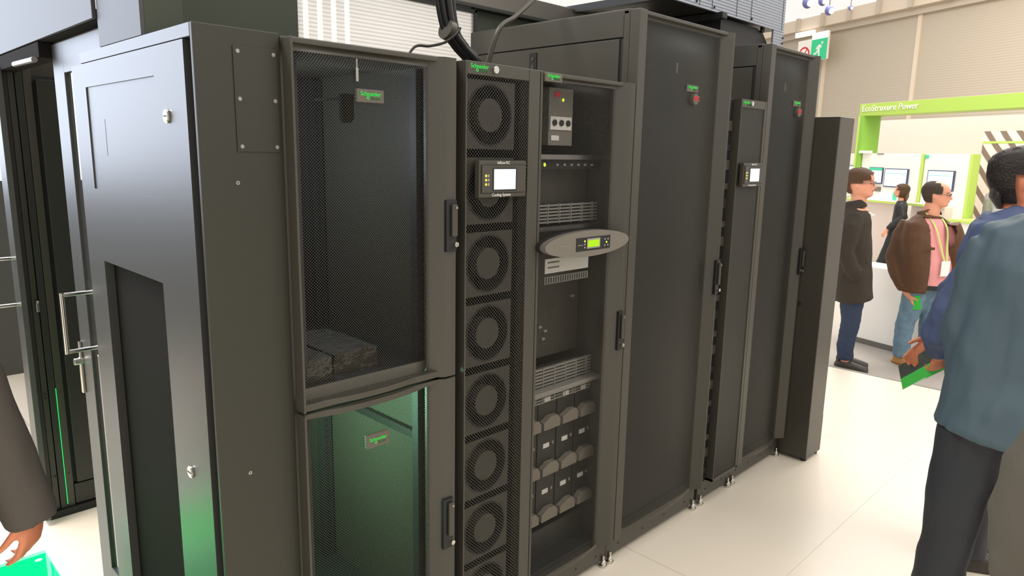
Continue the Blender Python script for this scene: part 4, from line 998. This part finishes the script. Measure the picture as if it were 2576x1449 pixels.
for s in (-1, 1): b.tube([(0, s * .085, .86), (.02, s * .09, .45), (0, s * .09, .05)], [.11, .08, .07])
remesh(b, .014, 3).build('trousers', M['black'], p, True, True)
for s in (-1, 1): shoe(p, 0, s * .09, 0, 0, 'shoe')
p = person('person in a black suit leaning over the far counter beside the bald man', WM[c3] @ V((3.00, .84, -.08)), -74)
hl = V((-.02, 0, 1.30)); yw = RAD(200)
b = head_parts(H); put(b.bm, hl, yw, RAD(-12)); b.tube([(.06, 0, 1.20), (.03, 0, 1.28), (.0, 0, 1.38)], [.07, .06, .055])
b.tube([(.04, 0, 1.25), (.06, 0, 1.15), (.12, 0, .95), (.14, 0, .80)], [(.09, .12), (.11, .16), (.12, .14), (.11, .14)], seg=16)
for s in (-1, 1): b.tube([(.05, s * .17, 1.18), (.0, s * .22, .97), (-.20, s * .12, .94)], [.045, .04, .028]); hand(b, (-.20, s * .12, .94), (-1, 0, -.1), (0, 0, -1), .17, .4, -s)
for s in (-1, 1): b.tube([(.14, s * .09, .80), (.14, s * .09, .42), (.16, s * .09, .06)], [.08, .055, .04])
remesh(b, .011, 2).build('body', M['skin'], p, True, True); add_face(p, H, hl, yw, RAD(-12))
hair(p, H, hl, yw, M['hairdark'], lambda t, a: t > .80 or (a > 1.2 and t > .55) or (a > 1.9 and t > .22), .014, RAD(-12))
b = MB().tube([(.04, 0, 1.27), (.06, 0, 1.19), (.11, 0, 1.0), (.14, 0, .74)], [(.085, .10), (.13, .20), (.145, .19), (.15, .19)], seg=18)
for s in (-1, 1): b.tube([(.05, s * .17, 1.22), (.0, s * .23, .98), (-.15, s * .15, .95)], [.07, .065, .05])
remesh(b, .013, 3, (.006, 12, .8)).build('jacket', M['black'], p, True, True)
b = MB()
for s in (-1, 1): b.tube([(.14, s * .085, .86), (.14, s * .09, .45), (.16, s * .09, .05)], [.11, .08, .07])
remesh(b, .014, 3).build('trousers', M['black'], p, True, True)
for s in (-1, 1): shoe(p, .16, s * .09, 0, RAD(180), 'shoe')

# man in the navy suit, seen from behind and the right, hands behind his back
p = person('dark haired man in a navy suit holding a green leaflet behind his back', (1.150, -1.067, 0), -80.58)
H = .238; hl = V((.016, .01, 1.530)); yw = RAD(8)
b = head_parts(H); put(b.bm, hl, yw, RAD(0)); b.tube([(.0, .01, 1.38), (.0, .015, 1.48), (.012, .01, 1.62)], [.078, .066, .064], seg=18)
b.tube([(0, .01, 1.46), (.0, .01, 1.38), (.02, .0, 1.05), (.03, 0, .88)], [(.10, .13), (.115, .18), (.12, .15), (.115, .15)], seg=18)
h1 = V((-.185, -.06, .905)); h2 = V((-.215, .07, .925))
b.tube([(-.02, -.17, 1.40), (-.155, -.20, 1.10), h1], [.05, .045, .03]); b.tube([(-.02, .19, 1.40), (-.17, .22, 1.12), h2], [.05, .045, .03])
hand(b, h1, (-.05, .35, -.45), (-.5, .4, .5), .185, 1.1, 1); hand(b, h2, (-.55, -.35, -.5), (.35, -.5, .2), .185, .35, 1, None, .2)
for s in (-1, 1): b.tube([(.03, s * .095, .88), (.03, s * .09, .46), (.0, s * .09, .08)], [.085, .058, .04])
remesh(b, .0075, 2).build('body', M['skin2'], p, True, True); add_face(p, H, hl, yw)
def nape(mb): mb.tube([(-.36 * H, 0, .42 * H), (-.38 * H, 0, .20 * H), (-.31 * H, 0, .02 * H)], [(.12 * H, .27 * H), (.10 * H, .26 * H), (.04 * H, .18 * H)], (1, 0, 0), 16)
hair(p, H, hl, yw, M['hairdark'], lambda t, a: t > .80 or (a > 1.0 and t > .66) or (a > 1.42 and t > .56) or (a > 1.88 and t > .16), .016, 0, 0, nape)
b = MB().tube([(.0, .01, 1.535), (.005, .01, 1.46)], [(.078, .078), (.09, .10)], seg=22); remesh(b, .008, 1).build('shirt_collar', M['whiteshirt'], p, True, True)
b = MB().tube([(-.01, .01, 1.505), (-.015, .01, 1.455), (-.02, .0, 1.36), (-.005, 0, 1.15), (.01, 0, .98), (.02, 0, .78)], [(.095, .11), (.135, .20), (.155, .235), (.15, .21), (.15, .20), (.165, .22)], seg=26)
b.tube([(-.02, -.17, 1.43), (-.06, -.215, 1.33), (-.165, -.205, 1.13), (-.19, -.16, 1.02), (-.185, -.075, .925)], [.075, .083, .075, .070, .055], (1, 0, 0), 16)
b.tube([(-.02, .19, 1.43), (-.06, .23, 1.33), (-.175, .225, 1.13), (-.20, .16, 1.02), (-.21, .085, .945)], [.075, .083, .075, .068, .055], (1, 0, 0), 16)
remesh(b, .010, 4, (.016, 12, .6)).build('jacket', M['navy'], p, True, True)
b = MB().tube([(-.055, .01, 1.525), (-.03, .01, 1.475)], [(.085, .09), (.115, .14)], seg=22); remesh(b, .009, 1, None).build('jacket_collar', M['navy'], p, True, True)
b = MB()
for s in (-1, 1): b.tube([(.03, s * .09, .95), (.02, s * .095, .70), (.02, s * .09, .46), (.0, s * .09, .07)], [.12, .105, .085, .082])
remesh(b, .012, 3, (.007, 10, .6)).build('trousers', M['trouser'], p, True, True)
for s in (-1, 1): shoe(p, .01, s * .09, 0, RAD(20), 'shoe')
# the leaflet: stiff card with a photo half and a green half
lf = thing('leaflet', 'open green and black leaflet held behind the back of the man in navy', 'leaflet', WM[p] @ V((-.26, .03, .82)))
def leaf_quad(name, m, q, th=.003):
    q = [WM[p] @ V(c) for c in q]; n_ = (q[1] - q[0]).cross(q[3] - q[0]).normalized() * th; bb = bmesh.new()
    A = [bb.verts.new(c) for c in q]; Bq = [bb.verts.new(c + n_) for c in q]; bb.faces.new(A); bb.faces.new(Bq[::-1])
    for i in range(4): bb.faces.new((A[i], Bq[i], Bq[(i + 1) % 4], A[(i + 1) % 4]))
    MB().add(bb).build(name, M[m], lf)
tl, tr_, br, bl_ = V((-.345, .02, .806)), V((-.225, .02, .918)), V((-.140, .0, .852)), V((-.314, .0, .707))
ml = tl.lerp(bl_, .55); mr = tr_.lerp(br, .50)
leaf_quad('photo_half', 'brdark', [tl, tr_, mr, ml]); leaf_quad('green_half', 'brgreen', [ml, mr, br, bl_])
leaf_quad('white_edge', 'whiteshirt', [bl_.lerp(ml, .10) + V((.006, -.0045, 0)), bl_.lerp(br, .45).lerp(mr, .10) + V((0, -.0045, 0)), bl_.lerp(br, .45) + V((0, -.0045, .004)), bl_ + V((.006, -.0045, .008))], .001)

# man in the dark teal suit, back view, cut by the frame
p = person('man in a dark teal suit seen from behind, nearest the right edge', (.664, -1.127, 0), -80.19)
b = MB(); H = .245; hl = V((.17, .04, 1.575)); b = head_parts(H); put(b.bm, hl, RAD(60)); b.tube([(.15, .02, 1.42), (.155, .02, 1.52), (.16, .03, 1.66)], [.08, .066, .064])
b.tube([(.13, .0, 1.50), (.12, 0, 1.40), (.11, .0, 1.05), (.11, 0, .86)], [(.12, .09), (.18, .11), (.16, .12), (.16, .12)], seg=18)
for s, hx in ((-1, -.06), (1, .30)):
    b.tube([(.12 + s * .18, 0, 1.42), (.12 + s * .20, .03, 1.12), (hx, .06, .88)], [.05, .045, .03]); hand(b, (hx, .06, .88), (0, .1, -1), (-s, 0, 0), .18, .6, -s)
    b.tube([(.11 + s * .10, 0, .88), (.10 + s * .11, 0, .46), (.09 + s * .13, .0, .08)], [.085, .058, .04])
remesh(b, .010, 2).build('body', M['skin2'], p, True, True); add_face(p, H, hl, RAD(60))
hair(p, H, hl, RAD(60), M['hairdark'], lambda t, a: t > .80 or (a > 1.2 and t > .55) or (a > 1.9 and t > .2), .016)
b = MB().tube([(.14, .0, 1.52), (.125, 0, 1.465), (.115, .0, 1.36), (.105, 0, 1.12), (.10, 0, .98), (.085, -.01, .75)], [(.10, .10), (.19, .13), (.205, .155), (.205, .155), (.212, .16), (.222, .185)], seg=28)
for s in (-1, 1): b.tube([(.12 + s * .15, 0, 1.43), (.12 + s * .185, .01, 1.34), (.12 + s * .205, .03, 1.12), (.12 + s * .18, .06, .90)], [.07, .075, .072, .062], (1, 0, 0), 16)
remesh(b, .010, 4, (.016, 9, .4)).build('jacket', M['tealsuit'], p, True, True)
b = MB()
for s in (-1, 1): b.tube([(.10 + s * .085, 0, .92), (.09 + s * .10, .0, .70), (.085 + s * .115, -.01, .46), (.08 + s * .125, .0, .22), (.08 + s * .13, .0, .07)], [.125, .115, .098, .088, .092])
remesh(b, .012, 3, (.010, 8, .6)).build('trousers', M['trouser'], p, True, True)
for s in (-1, 1): shoe(p, .08 + s * .13, .0, 0, RAD(75), 'shoe')

# person in a charcoal coat at the lower right, only an elbow in view
p = person('person in a charcoal wool coat, only the elbow showing at the lower right corner', (-.356, -1.405, 0), -83.1)
hl = V((.36, .05, 1.50)); b = head_parts(H); put(b.bm, hl, RAD(70)); b.tube([(.34, .03, 1.36), (.345, .03, 1.45), (.35, .04, 1.58)], [.08, .066, .064])
b.tube([(.33, .02, 1.43), (.32, .02, 1.33), (.31, .02, 1.0), (.31, .02, .84)], [(.12, .09), (.17, .11), (.15, .12), (.15, .12)], seg=18)
for s in (-1, 1):
    b.tube([(.33 + s * .18, .02, 1.34), (.33 + s * .27, .0, 1.02), (.33 + s * .12, .22, .92)], [.05, .045, .03]); hand(b, (.33 + s * .12, .22, .92), (-s * .5, .8, 0), (-s, 0, -.2), .18, .5, -s)
    b.tube([(.31 + s * .10, .02, .86), (.31 + s * .10, .02, .46), (.31 + s * .10, .02, .08)], [.085, .058, .04])
remesh(b, .011, 2).build('body', M['skin'], p, True, True); add_face(p, H, hl, RAD(70))
hair(p, H, hl, RAD(70), M['hairgrey'], lambda t, a: t > .80 or (a > 1.2 and t > .55) or (a > 1.9 and t > .2), .016)
b = MB().tube([(.335, .02, 1.45), (.33, .02, 1.39), (.32, .02, 1.28), (.31, .02, 1.0), (.30, .02, .62)], [(.10, .10), (.18, .13), (.20, .155), (.20, .16), (.22, .19)], seg=26)
for s in (-1, 1): b.tube([(.33 + s * .15, .02, 1.36), (.33 + s * .20, .01, 1.24), (.33 + s * .285, .0, 1.02), (.33 + s * .29, .02, .90), (.33 + s * .28, .06, .72)], [.07, .080, .088, .092, .085], (1, 0, 0), 18)
remesh(b, .010, 4, (.010, 10, .6)).build('coat', M['greycoat'], p, True, True)
b = MB()
for s in (-1, 1): b.tube([(.31 + s * .09, .02, .90), (.31 + s * .10, .02, .46), (.31 + s * .10, .02, .06)], [.12, .09, .085])
remesh(b, .013, 3).build('trousers', M['trouser'], p, True, True)
for s in (-1, 1): shoe(p, .31 + s * .10, .0, 0, RAD(80), 'shoe')

# person in a grey jacket at the left edge, arm hanging over the lit box
p = person('person in a grey wool jacket, only the arm and hand showing at the left edge', (-1.949, .498, 0), -9.12)
hl = V((-.33, .0, 1.53)); b = head_parts(H); put(b.bm, hl, RAD(100)); b.tube([(-.33, .0, 1.38), (-.33, .0, 1.48), (-.33, .0, 1.60)], [.08, .066, .064])
b.tube([(-.33, .0, 1.46), (-.33, .0, 1.36), (-.33, .0, 1.02), (-.33, .0, .86)], [(.12, .09), (.17, .11), (.15, .12), (.15, .12)], seg=18)
wr_ = V((.008, -.01, .757)); b.tube([(-.17, .0, 1.37), (-.10, .02, 1.07), wr_ + V((-.035, .01, .12)), wr_], [.045, .038, .032, .029])
hand(b, wr_, (-.20, -.03, -1), (-.80, .60, .1), .185, .42, -1, (.45, .62, .80, .95), .35, 1.12, .34)
b.tube([(-.49, .0, 1.37), (-.55, .02, 1.07), (-.54, .08, .80)], [.05, .045, .03]); hand(b, (-.54, .08, .80), (0, .1, -1), (1, 0, 0), .185, .5, 1)
for s in (-1, 1): b.tube([(-.33 + s * .10, .0, .88), (-.33 + s * .10, .0, .46), (-.33 + s * .10, .0, .08)], [.085, .058, .04])
remesh(b, .007, 2).build('body', M['skin2'], p, True, True); add_face(p, H, hl, RAD(100))
hair(p, H, hl, RAD(100), M['hairgrey'], lambda t, a: t > .80 or (a > 1.2 and t > .55) or (a > 1.9 and t > .2), .016)
b = MB().tube([(-.33, .0, 1.48), (-.33, .0, 1.42), (-.33, .0, 1.31), (-.33, .0, 1.05), (-.32, .0, .90), (-.305, .0, .70)], [(.10, .10), (.18, .13), (.20, .155), (.195, .15), (.20, .155), (.215, .17)], seg=26)
b.tube([(-.18, .0, 1.39), (-.145, .0, 1.29), (-.085, .02, 1.08), (-.045, .01, .92), (.0, -.01, .722)], [.075, .082, .076, .071, .063], (1, 0, 0), 20)
b.tube([(-.48, .0, 1.39), (-.51, .0, 1.29), (-.55, .02, 1.06), (-.545, .07, .84)], [.075, .08, .07, .06], (1, 0, 0), 16)
remesh(b, .009, 4, (.006, 10, .6)).build('jacket', M['greycoat'], p, True, True)
b = MB()
for s in (-1, 1): b.tube([(-.33 + s * .09, .0, .90), (-.33 + s * .10, .0, .46), (-.33 + s * .10, .0, .06)], [.12, .09, .085])
remesh(b, .013, 3).build('trousers', M['trouser'], p, True, True)
for s in (-1, 1): shoe(p, -.33 + s * .10, .0, 0, RAD(95), 'shoe')
